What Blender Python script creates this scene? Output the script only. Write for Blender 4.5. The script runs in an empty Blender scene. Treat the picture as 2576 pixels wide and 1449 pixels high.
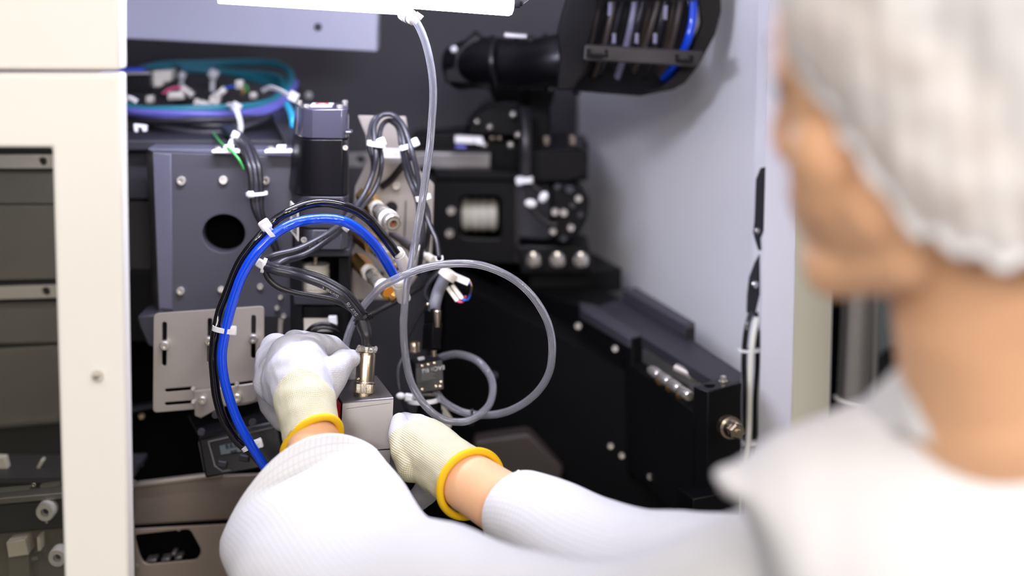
import bpy, bmesh, math, random
from mathutils import Vector, Matrix, noise
random.seed(7)
C = bpy.context.scene.collection
R = math.radians
# ---------------------------------------------------------------- camera
CAMZ = 1.6; PITCH = R(10.5); FPX = 5009.0
cam = bpy.data.cameras.new('camera'); camo = bpy.data.objects.new('camera', cam); C.objects.link(camo)
camo.location = (0, 0, CAMZ); camo.rotation_euler = (math.pi/2 - PITCH, 0, 0)
cam.sensor_width = 36; cam.lens = FPX/2576*36; cam.clip_start = .05; cam.clip_end = 60
cam.dof.use_dof = True; cam.dof.focus_distance = 2.03; cam.dof.aperture_fstop = 1.85; cam.dof.aperture_blades = 9
bpy.context.scene.camera = camo
# ---------------------------------------------------------------- world, room light, exposure
vs = bpy.context.scene.view_settings
vs.view_transform = 'Standard'; vs.look = 'None'; vs.exposure = 0.0; vs.gamma = 1.0; vs.use_curve_mapping = False
w = bpy.data.worlds.new('world'); bpy.context.scene.world = w; w.use_nodes = True
nt = w.node_tree; bg = nt.nodes['Background']
bg.inputs[0].default_value = (1.0, .95, .9, 1); bg.inputs[1].default_value = .1
def area(name, loc, target, sx, sy, power, col):
    l = bpy.data.lights.new(name, 'AREA'); l.shape = 'RECTANGLE'; l.size = sx; l.size_y = sy; l.energy = power; l.color = col
    o = bpy.data.objects.new(name, l); C.objects.link(o); o.location = loc
    o.rotation_euler = (Vector(target)-Vector(loc)).to_track_quat('-Z', 'Y').to_euler(); return o
for lx, ly, lp in ((-1.1, .35, 9), (.55, .3, 8), (-1.1, -1.5, 23), (.55, -1.5, 25), (2.2, -.6, 38), (.9, -3.0, 62), (-1.0, -3.0, 32)):  # all out of view; the rearmost panels are added to brighten the neck
    area('unseen_room_light', (lx, ly, 2.75), (lx*.6-.05, ly+1.25, 1.1), 1.3, .4, lp, (1, .94, .88))
# the machine's own slim work lamp is an emitting tube, built in its own section (LAMP_POWER)
LAMP_POWER = 110.0
# ---------------------------------------------------------------- pixel frame -> place
cp, sp = math.cos(PITCH), math.sin(PITCH)
def P(x, y, Y):
    dx = (x-1288)/FPX; dy = (724.5-y)/FPX
    t = Y/(cp+dy*sp)
    return Vector((dx*t, Y, CAMZ + t*(dy*cp-sp)))
def PZ(x, y, z):
    dx = (x-1288)/FPX; dy = (724.5-y)/FPX
    t = (z-CAMZ)/(dy*cp-sp)
    return Vector((dx*t, t*(cp+dy*sp), z))
def S(px, Y): return px*Y/FPX
def lin(c):
    c = c/255.0
    return c/12.92 if c <= .04045 else ((c+.055)/1.055)**2.4
def rgb(r, g, b): return (lin(r), lin(g), lin(b), 1)
# ---------------------------------------------------------------- materials
def mat(name, col, rough=.5, metal=0., bump=0., bscale=400., var=.06, spec=.5, coat=0., trans=0., sss=0.):
    m = bpy.data.materials.new(name); m.use_nodes = True; n = m.node_tree.nodes; l = m.node_tree.links
    b = n['Principled BSDF']; b.inputs['Roughness'].default_value = rough; b.inputs['Metallic'].default_value = metal
    b.inputs['Specular IOR Level'].default_value = spec; b.inputs['Coat Weight'].default_value = coat
    b.inputs['Transmission Weight'].default_value = trans
    if sss: b.inputs['Subsurface Weight'].default_value = sss; b.inputs['Subsurface Radius'].default_value = (1, .35, .2); b.inputs['Subsurface Scale'].default_value = .008
    tc = n.new('ShaderNodeTexCoord'); no = n.new('ShaderNodeTexNoise'); no.inputs['Scale'].default_value = 35; no.inputs['Detail'].default_value = 4
    l.new(tc.outputs['Object'], no.inputs['Vector'])
    mx = n.new('ShaderNodeMix'); mx.data_type = 'RGBA'; l.new(no.outputs['Fac'], mx.inputs['Factor'])
    c1 = [max(0, v*(1-var)) for v in col[:3]]+[1]; c2 = [min(1, v*(1+var)) for v in col[:3]]+[1]
    mx.inputs[6].default_value = c1; mx.inputs[7].default_value = c2; l.new(mx.outputs[2], b.inputs['Base Color'])
    if bump:
        n2 = n.new('ShaderNodeTexNoise'); n2.inputs['Scale'].default_value = bscale; n2.inputs['Detail'].default_value = 3
        l.new(tc.outputs['Object'], n2.inputs['Vector'])
        bp = n.new('ShaderNodeBump'); bp.inputs['Strength'].default_value = bump; bp.inputs['Distance'].default_value = .0005
        l.new(n2.outputs['Fac'], bp.inputs['Height']); l.new(bp.outputs['Normal'], b.inputs['Normal'])
    return m
def emis(name, col, s):
    m = bpy.data.materials.new(name); m.use_nodes = True; n = m.node_tree.nodes; b = n['Principled BSDF']
    b.inputs['Base Color'].default_value = (.8, .8, .8, 1)
    b.inputs['Emission Color'].default_value = col; b.inputs['Emission Strength'].default_value = s; return m
Mt = {}
Mt['cream'] = mat('cream_powder_coat', rgb(249, 245, 239), .55, var=.01, bump=.05)
Mt['white_panel'] = mat('white_panel', rgb(226, 224, 230), .5, var=.01)
Mt['lilac_panel'] = mat('pale_grey_panel', rgb(236, 236, 240), .5, var=.01)
Mt['shelf'] = mat('lilac_sheet', rgb(186, 186, 204), .5, var=.01)
Mt['creamgrey'] = mat('cream_grey_panel', rgb(228, 225, 210), .6, var=.01)
Mt['backwall'] = mat('dark_grey_wall', rgb(76, 74, 78), .6, var=.04)
Mt['black'] = mat('black_anodised', rgb(9, 8, 11), .34, 0, .15, 900, spec=.28)
Mt['black2'] = mat('black_matte', rgb(6, 5, 7), .6, 0, .1, 600, spec=.2)
Mt['void'] = mat('black_cavity', rgb(3, 3, 3), .9, spec=.1)  # near-black paints the dark of unlit holes and recesses; also digits, gasket
Mt['charcoal'] = mat('charcoal_crackle', rgb(66, 65, 73), .5, .15, .5, 1500, .03)
Mt['charcoal_edge'] = mat('charcoal_milled', rgb(94, 93, 108), .45, .2, .4, 1500, .03)
Mt['darkgrey'] = mat('dark_grey_paint', rgb(46, 45, 52), .5, .1, .2, 900)
Mt['brownblack'] = mat('brown_black_panel', rgb(30, 25, 26), .55)
Mt['steel'] = mat('brushed_steel', rgb(176, 172, 172), .33, .9, .12, 700)
Mt['platesteel'] = mat('bracket_steel', rgb(172, 164, 156), .42, .5, .1, 900)
Mt['silver'] = mat('bright_nickel', rgb(222, 216, 206), .2, .8)
Mt['chrome'] = mat('chrome', rgb(210, 210, 212), .12, 1.)
Mt['nickel'] = mat('warm_nickel', rgb(196, 180, 160), .27, 1., .1, 900)
Mt['brass'] = mat('brass', rgb(205, 160, 92), .3, .9)
Mt['alum'] = mat('brushed_aluminium', rgb(120, 117, 119), .36, .85, .03, 900)
Mt['beige'] = mat('beige_plastic', rgb(205, 200, 186), .45)
Mt['white'] = mat('white_nylon', rgb(232, 230, 232), .4, var=.01, sss=.1)
Mt['whitewarm'] = mat('warm_white_plastic', rgb(230, 224, 214), .4, var=.01)
Mt['blue'] = mat('blue_polyurethane', rgb(8, 72, 226), .16, 0, var=.03, coat=.6)
Mt['blackhose'] = mat('black_polyurethane', rgb(12, 10, 16), .1, 0, var=.03, coat=.7)
Mt['cable'] = mat('black_grey_cable', rgb(44, 43, 49), .36, 0, .1, 2000)
Mt['cabledark'] = mat('dark_cable', rgb(29, 27, 30), .38, 0, .1, 2000)
Mt['cablebrown'] = mat('brown_black_cable', rgb(72, 62, 56), .45)
Mt['teal'] = mat('teal_cable', rgb(38, 122, 140), .38)
Mt['violet'] = mat('violet_cable', rgb(106, 104, 190), .38)
Mt['green'] = mat('green_wire', rgb(60, 150, 70), .4)
Mt['red'] = mat('red_plastic', rgb(150, 18, 28), .35)
Mt['pinkw'] = mat('pink_wire', rgb(220, 90, 130), .4)
Mt['bluew'] = mat('blue_wire', rgb(30, 80, 190), .4)
Mt['strap'] = mat('black_strap_leather', rgb(30, 30, 38), .4, 0, .3, 900)
Mt['whitecable'] = mat('white_cable', rgb(225, 224, 214), .4)
Mt['teal_panel'] = mat('dark_teal_panel', rgb(92, 100, 104), .6)
Mt['fabric_black'] = mat('black_fabric', rgb(22, 22, 28), .9, 0, .8, 500)
Mt['bronze_sheet'] = mat('dull_steel_sheet', rgb(150, 136, 126), .38, .5, .15, 300)
Mt['lens'] = mat('smoked_lens_plastic', rgb(60, 58, 70), .18, 0, coat=.4)
Mt['railpaint'] = mat('satin_rail', rgb(214, 208, 196), .4, .2)
Mt['lcd'] = mat('lcd_grey', rgb(58, 70, 76), .3)
Mt['print'] = mat('pale_print', rgb(200, 200, 205), .6)
Mt['printdim'] = mat('dim_grey_print', rgb(112, 110, 112), .6)
Mt['labelgrey'] = mat('grey_label', rgb(17, 16, 17), .5)
Mt['skin'] = mat('skin', rgb(242, 190, 150), .62, 0, .15, 350, .05, sss=.25)
Mt['hair'] = mat('dark_hair', rgb(46, 40, 40), .5, 0, .6, 300, .2)
Mt['yellowband'] = mat('yellow_cuff_knit', rgb(250, 200, 12), .75, 0, .8, 1500, .05)
Mt['lash'] = mat('dark_lash', rgb(30, 24, 28), .6)
Mt['eye'] = mat('eye_white', rgb(225, 220, 215), .2)
Mt['lip'] = mat('lip', rgb(190, 105, 100), .4, sss=.2)
def clear_tube_mat():
    m = bpy.data.materials.new('clear_polyurethane'); m.use_nodes = True; n = m.node_tree.nodes; l = m.node_tree.links
    b = n['Principled BSDF']; out = n['Material Output']
    b.inputs['Transmission Weight'].default_value = 1; b.inputs['Roughness'].default_value = .05; b.inputs['IOR'].default_value = 1.45
    b.inputs['Base Color'].default_value = (.95, .95, 1, 1)
    t = n.new('ShaderNodeBsdfTranslucent'); t.inputs[0].default_value = (.85, .85, .9, 1)
    d = n.new('ShaderNodeBsdfDiffuse'); d.inputs[0].default_value = (.82, .82, .86, 1)
    a = n.new('ShaderNodeMixShader'); a.inputs[0].default_value = .5; l.new(t.outputs[0], a.inputs[1]); l.new(d.outputs[0], a.inputs[2])
    x = n.new('ShaderNodeMixShader'); x.inputs[0].default_value = .17
    no = n.new('ShaderNodeTexNoise'); no.inputs['Scale'].default_value = 60; tc = n.new('ShaderNodeTexCoord'); l.new(tc.outputs['Object'], no.inputs['Vector'])
    mr = n.new('ShaderNodeMapRange'); mr.inputs[3].default_value = .09; mr.inputs[4].default_value = .17; l.new(no.outputs['Fac'], mr.inputs[0]); l.new(mr.outputs[0], x.inputs[0])
    l.new(b.outputs[0], x.inputs[1]); l.new(a.outputs[0], x.inputs[2]); l.new(x.outputs[0], out.inputs[0]); return m
Mt['clear'] = clear_tube_mat()
def glass_pane_mat():
    m = bpy.data.materials.new('smoked_pane'); m.use_nodes = True; n = m.node_tree.nodes; l = m.node_tree.links; out = n['Material Output']
    n.remove(n['Principled BSDF'])
    t = n.new('ShaderNodeBsdfTransparent'); t.inputs[0].default_value = (.74, .73, .68, 1)
    g = n.new('ShaderNodeBsdfGlossy'); g.inputs['Roughness'].default_value = .04; g.inputs['Color'].default_value = (.9, .9, .85, 1)
    no = n.new('ShaderNodeTexNoise'); no.inputs['Scale'].default_value = 3
    mr = n.new('ShaderNodeMapRange'); mr.inputs[3].default_value = .07; mr.inputs[4].default_value = .1; l.new(no.outputs['Fac'], mr.inputs[0])
    x = n.new('ShaderNodeMixShader'); l.new(mr.outputs[0], x.inputs[0]); l.new(t.outputs[0], x.inputs[1]); l.new(g.outputs[0], x.inputs[2]); l.new(x.outputs[0], out.inputs[0]); return m
Mt['pane'] = glass_pane_mat()
def cloth_mat():   # white lab-coat cloth with a fine woven grid of grey conductive threads (UV in metres)
    m = mat('white_coat_cloth', rgb(240, 240, 243), .8, 0, 0, var=.01, spec=.2); n = m.node_tree.nodes; l = m.node_tree.links; b = n['Principled BSDF']
    uv = n.new('ShaderNodeUVMap'); uv.uv_map = 'UVMap'; sx = n.new('ShaderNodeSeparateXYZ'); l.new(uv.outputs[0], sx.inputs[0])
    fs = []
    for k in (0, 1):
        a = n.new('ShaderNodeMath'); a.operation = 'MULTIPLY'; a.inputs[1].default_value = 1/.0056; l.new(sx.outputs[k], a.inputs[0])
        f = n.new('ShaderNodeMath'); f.operation = 'PINGPONG'; f.inputs[1].default_value = .5; l.new(a.outputs[0], f.inputs[0])
        r = n.new('ShaderNodeMapRange'); r.inputs[1].default_value = .0; r.inputs[2].default_value = .13; r.inputs[3].default_value = 1; r.inputs[4].default_value = 0; l.new(f.outputs[0], r.inputs[0]); fs.append(r)
    mx = n.new('ShaderNodeMath'); mx.operation = 'MAXIMUM'; l.new(fs[0].outputs[0], mx.inputs[0]); l.new(fs[1].outputs[0], mx.inputs[1])
    ml = n.new('ShaderNodeMath'); ml.operation = 'MULTIPLY'; ml.inputs[1].default_value = .23; l.new(mx.outputs[0], ml.inputs[0])
    cm = n.new('ShaderNodeMix'); cm.data_type = 'RGBA'; l.new(ml.outputs[0], cm.inputs[0]); cm.inputs[6].default_value = rgb(234, 234, 238); cm.inputs[7].default_value = rgb(140, 136, 148)
    l.new(cm.outputs[2], b.inputs['Base Color'])
    tc = n.new('ShaderNodeTexCoord'); n2 = n.new('ShaderNodeTexNoise'); n2.inputs['Scale'].default_value = 30; l.new(tc.outputs['Object'], n2.inputs['Vector'])
    bp = n.new('ShaderNodeBump'); bp.inputs['Strength'].default_value = .35; bp.inputs['Distance'].default_value = .004; l.new(n2.outputs[0], bp.inputs['Height']); l.new(bp.outputs[0], b.inputs['Normal'])
    b.inputs['Subsurface Weight'].default_value = .0
    return m
Mt['cloth'] = cloth_mat()
def glove_mat():   # knit: UV in metres, attribute 'coated' 0 = yellow/grey knit, 1 = pale grey coating
    m = mat('work_glove_knit', rgb(230, 226, 214), .85, 0, 0, spec=.2); n = m.node_tree.nodes; l = m.node_tree.links; b = n['Principled BSDF']
    uv = n.new('ShaderNodeUVMap'); uv.uv_map = 'UVMap'; sx = n.new('ShaderNodeSeparateXYZ'); l.new(uv.outputs[0], sx.inputs[0])
    def wave(k, per):
        a = n.new('ShaderNodeMath'); a.operation = 'MULTIPLY'; a.inputs[1].default_value = 2*math.pi/per; l.new(sx.outputs[k], a.inputs[0])
        s = n.new('ShaderNodeMath'); s.operation = 'SINE'; l.new(a.outputs[0], s.inputs[0]); return s
    u, v = wave(0, .00205), wave(1, .0019)
    mu = n.new('ShaderNodeMath'); mu.operation = 'ADD'; l.new(u.outputs[0], mu.inputs[0]); l.new(v.outputs[0], mu.inputs[1])
    kr = n.new('ShaderNodeMapRange'); kr.inputs[1].default_value = -1.4; kr.inputs[2].default_value = 1.2; l.new(mu.outputs[0], kr.inputs[0])
    yr = n.new('ShaderNodeMapRange'); yr.inputs[1].default_value = .1; yr.inputs[2].default_value = .9; l.new(v.outputs[0], yr.inputs[0])
    c1 = n.new('ShaderNodeMix'); c1.data_type = 'RGBA'; c1.inputs[6].default_value = rgb(236, 234, 226); c1.inputs[7].default_value = rgb(236, 228, 158); l.new(yr.outputs[0], c1.inputs[0])
    c2 = n.new('ShaderNodeMix'); c2.data_type = 'RGBA'; c2.inputs[6].default_value = rgb(196, 190, 172); l.new(c1.outputs[2], c2.inputs[7]); l.new(kr.outputs[0], c2.inputs[0])
    gn = n.new('ShaderNodeTexNoise'); gn.inputs['Scale'].default_value = 900; tc = n.new('ShaderNodeTexCoord'); l.new(tc.outputs['Object'], gn.inputs['Vector'])
    g1 = n.new('ShaderNodeMix'); g1.data_type = 'RGBA'; g1.inputs[6].default_value = rgb(165, 164, 172); g1.inputs[7].default_value = rgb(214, 213, 218); l.new(gn.outputs[0], g1.inputs[0])
    g2 = n.new('ShaderNodeMix'); g2.data_type = 'RGBA'; l.new(g1.outputs[2], g2.inputs[6]); g2.inputs[7].default_value = rgb(200, 199, 206); g2.inputs[0].default_value = .5
    at = n.new('ShaderNodeAttribute'); at.attribute_name = 'coated'; st = n.new('ShaderNodeMapRange'); st.inputs[1].default_value = .47; st.inputs[2].default_value = .53; l.new(at.outputs['Fac'], st.inputs[0])
    c3 = n.new('ShaderNodeMix'); c3.data_type = 'RGBA'; l.new(st.outputs[0], c3.inputs[0]); l.new(c2.outputs[2], c3.inputs[6]); l.new(g2.outputs[2], c3.inputs[7])
    l.new(c3.outputs[2], b.inputs['Base Color'])
    bp = n.new('ShaderNodeBump'); bp.inputs['Distance'].default_value = .0006; l.new(mu.outputs[0], bp.inputs['Height'])
    bs = n.new('ShaderNodeMapRange'); bs.inputs[3].default_value = .5; bs.inputs[4].default_value = .14; l.new(st.outputs[0], bs.inputs[0]); l.new(bs.outputs[0], bp.inputs['Strength']); l.new(bp.outputs[0], b.inputs['Normal'])
    return m
Mt['glove'] = glove_mat()
def net_mat():     # thin pleated non-woven cloth, see-through where single
    m = bpy.data.materials.new('bouffant_nonwoven'); m.use_nodes = True; n = m.node_tree.nodes; l = m.node_tree.links; out = n['Material Output']; n.remove(n['Principled BSDF'])
    d = n.new('ShaderNodeBsdfDiffuse'); d.inputs[0].default_value = rgb(250, 248, 248); t = n.new('ShaderNodeBsdfTranslucent'); t.inputs[0].default_value = rgb(235, 230, 232)
    a = n.new('ShaderNodeMixShader'); a.inputs[0].default_value = .15; l.new(d.outputs[0], a.inputs[1]); l.new(t.outputs[0], a.inputs[2])
    tr = n.new('ShaderNodeBsdfTransparent'); x = n.new('ShaderNodeMixShader'); l.new(tr.outputs[0], x.inputs[1]); l.new(a.outputs[0], x.inputs[2])
    tc = n.new('ShaderNodeTexCoord'); no = n.new('ShaderNodeTexNoise'); no.inputs['Scale'].default_value = 22; no.inputs['Detail'].default_value = 3; l.new(tc.outputs['Object'], no.inputs['Vector'])
    mr = n.new('ShaderNodeMapRange'); mr.inputs[1].default_value = .35; mr.inputs[2].default_value = .65; mr.inputs[3].default_value = .76; mr.inputs[4].default_value = .99; l.new(no.outputs[0], mr.inputs[0])
    l.new(mr.outputs[0], x.inputs[0]); l.new(x.outputs[0], out.inputs[0]); return m
Mt['net'] = net_mat()
# ---------------------------------------------------------------- mesh helpers
class G:
    def __init__(s): s.v = []; s.f = []; s.u = []
    def add(s, v, f, u=None):
        b = len(s.v); s.v += [Vector(p) for p in v]; s.f += [tuple(i+b for i in q) for q in f]
        s.u += (u if u else [None]*len(f)); return s
    def box(s, c, size, rot=None):
        c = Vector(c); hx, hy, hz = [q/2 for q in size]; rot = rot or Matrix.Identity(3)
        v = [c + rot @ Vector((x*hx, y*hy, z*hz)) for x in (-1, 1) for y in (-1, 1) for z in (-1, 1)]
        return s.add(v, [(0, 1, 3, 2), (4, 6, 7, 5), (0, 4, 5, 1), (2, 3, 7, 6), (0, 2, 6, 4), (1, 5, 7, 3)])
    def pbox(s, x0, y0, x1, y1, Y, d):       # box whose front face covers those pixels at depth Y
        ym, xm = (y0+y1)/2, (x0+x1)/2
        a, b = P(x0, ym, Y).x, P(x1, ym, Y).x; t, q = P(xm, y0, Y).z, P(xm, y1, Y).z
        return s.box(((a+b)/2, Y+d/2, (t+q)/2), (abs(b-a), d, abs(t-q)))
    def prism(s, poly, ext):
        n = len(poly); a = [Vector(p) for p in poly]; ext = Vector(ext)
        v = a + [p+ext for p in a]
        return s.add(v, [tuple(range(n)), tuple(range(2*n-1, n-1, -1))] + [(i, n+i, n+(i+1) % n, (i+1) % n) for i in range(n)])
    def ppoly(s, pts, Y, d):                 # polygon in pixels standing at depth Y, thickness d backwards
        return s.prism([P(p[0], p[1], p[2] if len(p) > 2 else Y) for p in pts], (0, d, 0))
    def rings(s, rr, caps=True, lens=None):
        n = len(rr[0]); base = len(s.v); v = [p for r in rr for p in r]; f = []; u = []
        L = [0.0]; 
        for i in range(1, len(rr)):
            c0 = sum(rr[i-1], Vector())/n; c1 = sum(rr[i], Vector())/n; L.append(L[-1]+(c1-c0).length)
        per = []
        for r in rr:
            q = [0.0]
            for j in range(n): q.append(q[-1]+(r[(j+1) % n]-r[j]).length)
            per.append(q)
        for i in range(len(rr)-1):
            for j in range(n):
                j2 = (j+1) % n
                f.append((i*n+j, i*n+j2, (i+1)*n+j2, (i+1)*n+j))
                u.append(((per[i][j], L[i]), (per[i][j+1], L[i]), (per[i+1][j+1], L[i+1]), (per[i+1][j], L[i+1])))
        if caps:
            f.append(tuple(range(n-1, -1, -1))); u.append(None)
            f.append(tuple((len(rr)-1)*n+j for j in range(n))); u.append(None)
        return s.add(v, f, u)
    def tube(s, path, r, n=14, caps=True, flip=False):
        rr = []; frames(path)
        for i, (p, a, b) in enumerate(frames(path)):
            ra = r[i] if hasattr(r, '__len__') else r
            ring = [p + ra*(math.cos(2*math.pi*k/n)*a + math.sin(2*math.pi*k/n)*b) for k in range(n)]
            if flip: ring = ring[::-1]
            rr.append(ring)
        return s.rings(rr, caps)
    def lathe(s, p0, ax, prof, n=24, squash=1.0):
        ax = Vector(ax).normalized(); p0 = Vector(p0)
        a = ax.orthogonal().normalized(); b = ax.cross(a)
        rr = [[p0 + ax*t + max(r, 1e-5)*(math.cos(2*math.pi*k/n)*a + math.sin(2*math.pi*k/n)*b) for k in range(n)] for t, r in prof]
        return s.rings(rr, True)
    def sphere(s, c, r, n=16, m=10):
        c = Vector(c); r = Vector(r) if hasattr(r, '__len__') else Vector((r, r, r))
        rr = []
        for i in range(m+1):
            t = max(.002, min(math.pi-.002, math.pi*i/m))
            rr.append([c + Vector((r.x*math.sin(t)*math.cos(2*math.pi*k/n), r.y*math.sin(t)*math.sin(2*math.pi*k/n), r.z*math.cos(t))) for k in range(n)])
        return s.rings(rr, True)
    def screw(s, x, y, Y, rp, ax=(0, -1, .12), h=None):   # socket head cap screw facing the viewer's side
        r = S(rp, Y); h = h or r*.9; k = .45
        return s.lathe(P(x, y, Y), ax, [(-h*.8, r*.95), (h*.75, r), (h, r*.85), (h, r*k), (h*.35, r*k), (h*.35, 0)], 20)
def frames(path):
    out = []; n = len(path); up = None
    for i, p in enumerate(path):
        t = (path[min(i+1, n-1)] - path[max(i-1, 0)]).normalized()
        if up is None:
            a = t.orthogonal().normalized() if abs(t.y) > .95 else t.cross(Vector((0, 1, 0))).normalized()
        else: a = (up - t*up.dot(t)).normalized()
        up = a; out.append((p, a, t.cross(a)))
    return out
def cat(pts, k=6):                # Catmull-Rom through points (Vectors or floats lists)
    out = []; n = len(pts)
    for i in range(n-1):
        p0, p1, p2, p3 = pts[max(i-1, 0)], pts[i], pts[i+1], pts[min(i+2, n-1)]
        for j in range(k):
            t = j/k
            out.append(.5*((2*p1) + (p2-p0)*t + (2*p0-5*p1+4*p2-p3)*t*t + (3*p1-p0-3*p2+p3)*t*t*t))
    out.append(pts[-1]); return out
def path(pts, Y=None, k=6):
    return cat([P(p[0], p[1], p[2] if len(p) > 2 else Y) for p in pts], k)
ORG = {}
def root(name, label, category, at, group=None):
    o = bpy.data.objects.new(name, None); o.empty_display_size = .02; C.objects.link(o); o.location = at
    o['label'] = label; o['category'] = category
    if group: o['group'] = group
    ORG[o] = Vector(at); return o
def ob(name, g, m, parent=None, bevel=0, smooth=True, label=None, category=None, group=None, kind=None, origin=None, angle=35, fix=True):
    me = bpy.data.meshes.new(name)
    if parent is not None: org = ORG[parent]; loc = Vector((0, 0, 0))
    else:
        if origin is None:
            xs = [p.x for p in g.v]; ys = [p.y for p in g.v]; zs = [p.z for p in g.v]
            origin = Vector(((min(xs)+max(xs))/2, (min(ys)+max(ys))/2, min(zs)))
        org = Vector(origin); loc = org
    me.from_pydata([p-org for p in g.v], [], g.f)
    if any(g.u):
        uvl = me.uv_layers.new(name='UVMap'); i = 0
        for f, u in zip(g.f, g.u):
            for j in range(len(f)):
                uvl.data[i].uv = u[j] if u else (0, 0)
                i += 1
    if fix:
        bm = bmesh.new(); bm.from_mesh(me); bmesh.ops.recalc_face_normals(bm, faces=bm.faces); bm.to_mesh(me); bm.free()
    for mm in (m if isinstance(m, (list, tuple)) else [m]): me.materials.append(mm)
    if smooth:
        for p in me.polygons: p.use_smooth = True
        me.set_sharp_from_angle(angle=R(angle))
    o = bpy.data.objects.new(name, me); C.objects.link(o); o.location = loc; ORG[o] = org
    if parent is not None: o.parent = parent
    if bevel:
        b = o.modifiers.new('bevel', 'BEVEL'); b.width = bevel; b.segments = 2; b.limit_method = 'ANGLE'; b.angle_limit = R(40)
    if label: o['label'] = label
    if category: o['category'] = category
    if group: o['group'] = group
    if kind: o['kind'] = kind
    return o
def struct(name, g, m, bevel=0): return ob(name, g, m, kind='structure', bevel=bevel)
def plate(name, outline, holes, Y, th, m, parent=None, bev=.0006, **kw):   # flat plate with holes, pixels at depth Y
    cu = bpy.data.curves.new('tmp', 'CURVE'); cu.dimensions = '2D'; cu.fill_mode = 'BOTH'; cu.extrude = th/2; cu.bevel_depth = bev; cu.bevel_resolution = 1; cu.offset = -bev
    c0 = P(outline[0][0], outline[0][1], Y)
    for k, pts in enumerate([outline]+holes):
        q = [P(x, y, Y) for x, y in pts]; q = [(v.x-c0.x, v.z-c0.z) for v in q]
        ar = sum(q[i-1][0]*q[i][1]-q[i][0]*q[i-1][1] for i in range(len(q)))
        if (ar < 0) == (k == 0): q = q[::-1]
        sp_ = cu.splines.new('POLY'); sp_.points.add(len(q)-1); sp_.use_cyclic_u = True
        for i, (a, b) in enumerate(q): sp_.points[i].co = (a, b, 0, 1)
    t = bpy.data.objects.new('tmp', cu); C.objects.link(t); bpy.context.view_layer.update()
    me = bpy.data.meshes.new_from_object(t.evaluated_get(bpy.context.evaluated_depsgraph_get()))
    g = G(); g.add([Vector((v.co.x+c0.x, Y+th/2-v.co.z, v.co.y+c0.z)) for v in me.vertices], [tuple(p.vertices) for p in me.polygons])
    bpy.data.objects.remove(t); bpy.data.curves.remove(cu)
    return ob(name, g, m, parent, **kw)
def circ(x, y, rx, ry=None, n=24):
    ry = ry or rx; return [(x+rx*math.cos(2*math.pi*k/n), y+ry*math.sin(2*math.pi*k/n)) for k in range(n)]
def slot(x0, y0, x1, y1, r, n=8):
    a = math.atan2(y1-y0, x1-x0); o = []
    for k in range(n+1): t = a-math.pi/2+math.pi*k/n; o.append((x1+r*math.cos(t), y1+r*math.sin(t)))
    for k in range(n+1): t = a+math.pi/2+math.pi*k/n; o.append((x0+r*math.cos(t), y0+r*math.sin(t)))
    return o
def rrect(pts, r, n=5):           # round the corners of a pixel polygon
    o = []; m = len(pts)
    for i in range(m):
        p = Vector(pts[i]); a = (Vector(pts[i-1])-p).normalized(); b = (Vector(pts[(i+1) % m])-p).normalized()
        for k in range(n+1):
            t = k/n; q = p + a*r*(1-t)**2 + b*r*t**2; o.append((q.x, q.y))
    return o
def text_mesh(s, size):
    cu = bpy.data.curves.new('tmp', 'FONT'); cu.body = s; cu.size = size; cu.align_x = 'CENTER'; cu.align_y = 'CENTER'; cu.extrude = 0
    t = bpy.data.objects.new('tmp', cu); C.objects.link(t); bpy.context.view_layer.update()
    me = bpy.data.meshes.new_from_object(t.evaluated_get(bpy.context.evaluated_depsgraph_get()))
    v = [Vector(q.co) for q in me.vertices]; f = [tuple(p.vertices) for p in me.polygons]
    bpy.data.objects.remove(t); bpy.data.curves.remove(cu); return v, f
def text_flat(g, s, size, c, ux, uy, thick=.0002):    # letters lying on a face: ux along, uy up, raised a hair
    v, f = text_mesh(s, size); nrm = ux.cross(uy).normalized()
    g.add([c + ux*p.x + uy*p.y + nrm*thick for p in v], f)
def text_tube(g, s, size, pth, s0, r, ang, flip=False):      # letters printed round a cable
    v, f = text_mesh(s, size); fr = frames(pth); L = [0]
    for i in range(1, len(pth)): L.append(L[-1]+(pth[i]-pth[i-1]).length)
    out = []
    for p in v:
        d = s0 + (-p.x if flip else p.x); i = 0
        while i < len(L)-2 and L[i+1] < d: i += 1
        t = (d-L[i])/max(1e-6, L[i+1]-L[i]); c = pth[i].lerp(pth[i+1], t); a = fr[i][1].lerp(fr[i+1][1], t).normalized(); tt = (pth[i+1]-pth[i]).normalized(); b = tt.cross(a)
        th = ang - (-p.y if flip else p.y)/r
        out.append(c + (r+.00012)*(math.cos(th)*a + math.sin(th)*b))
    g.add(out, f)
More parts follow.
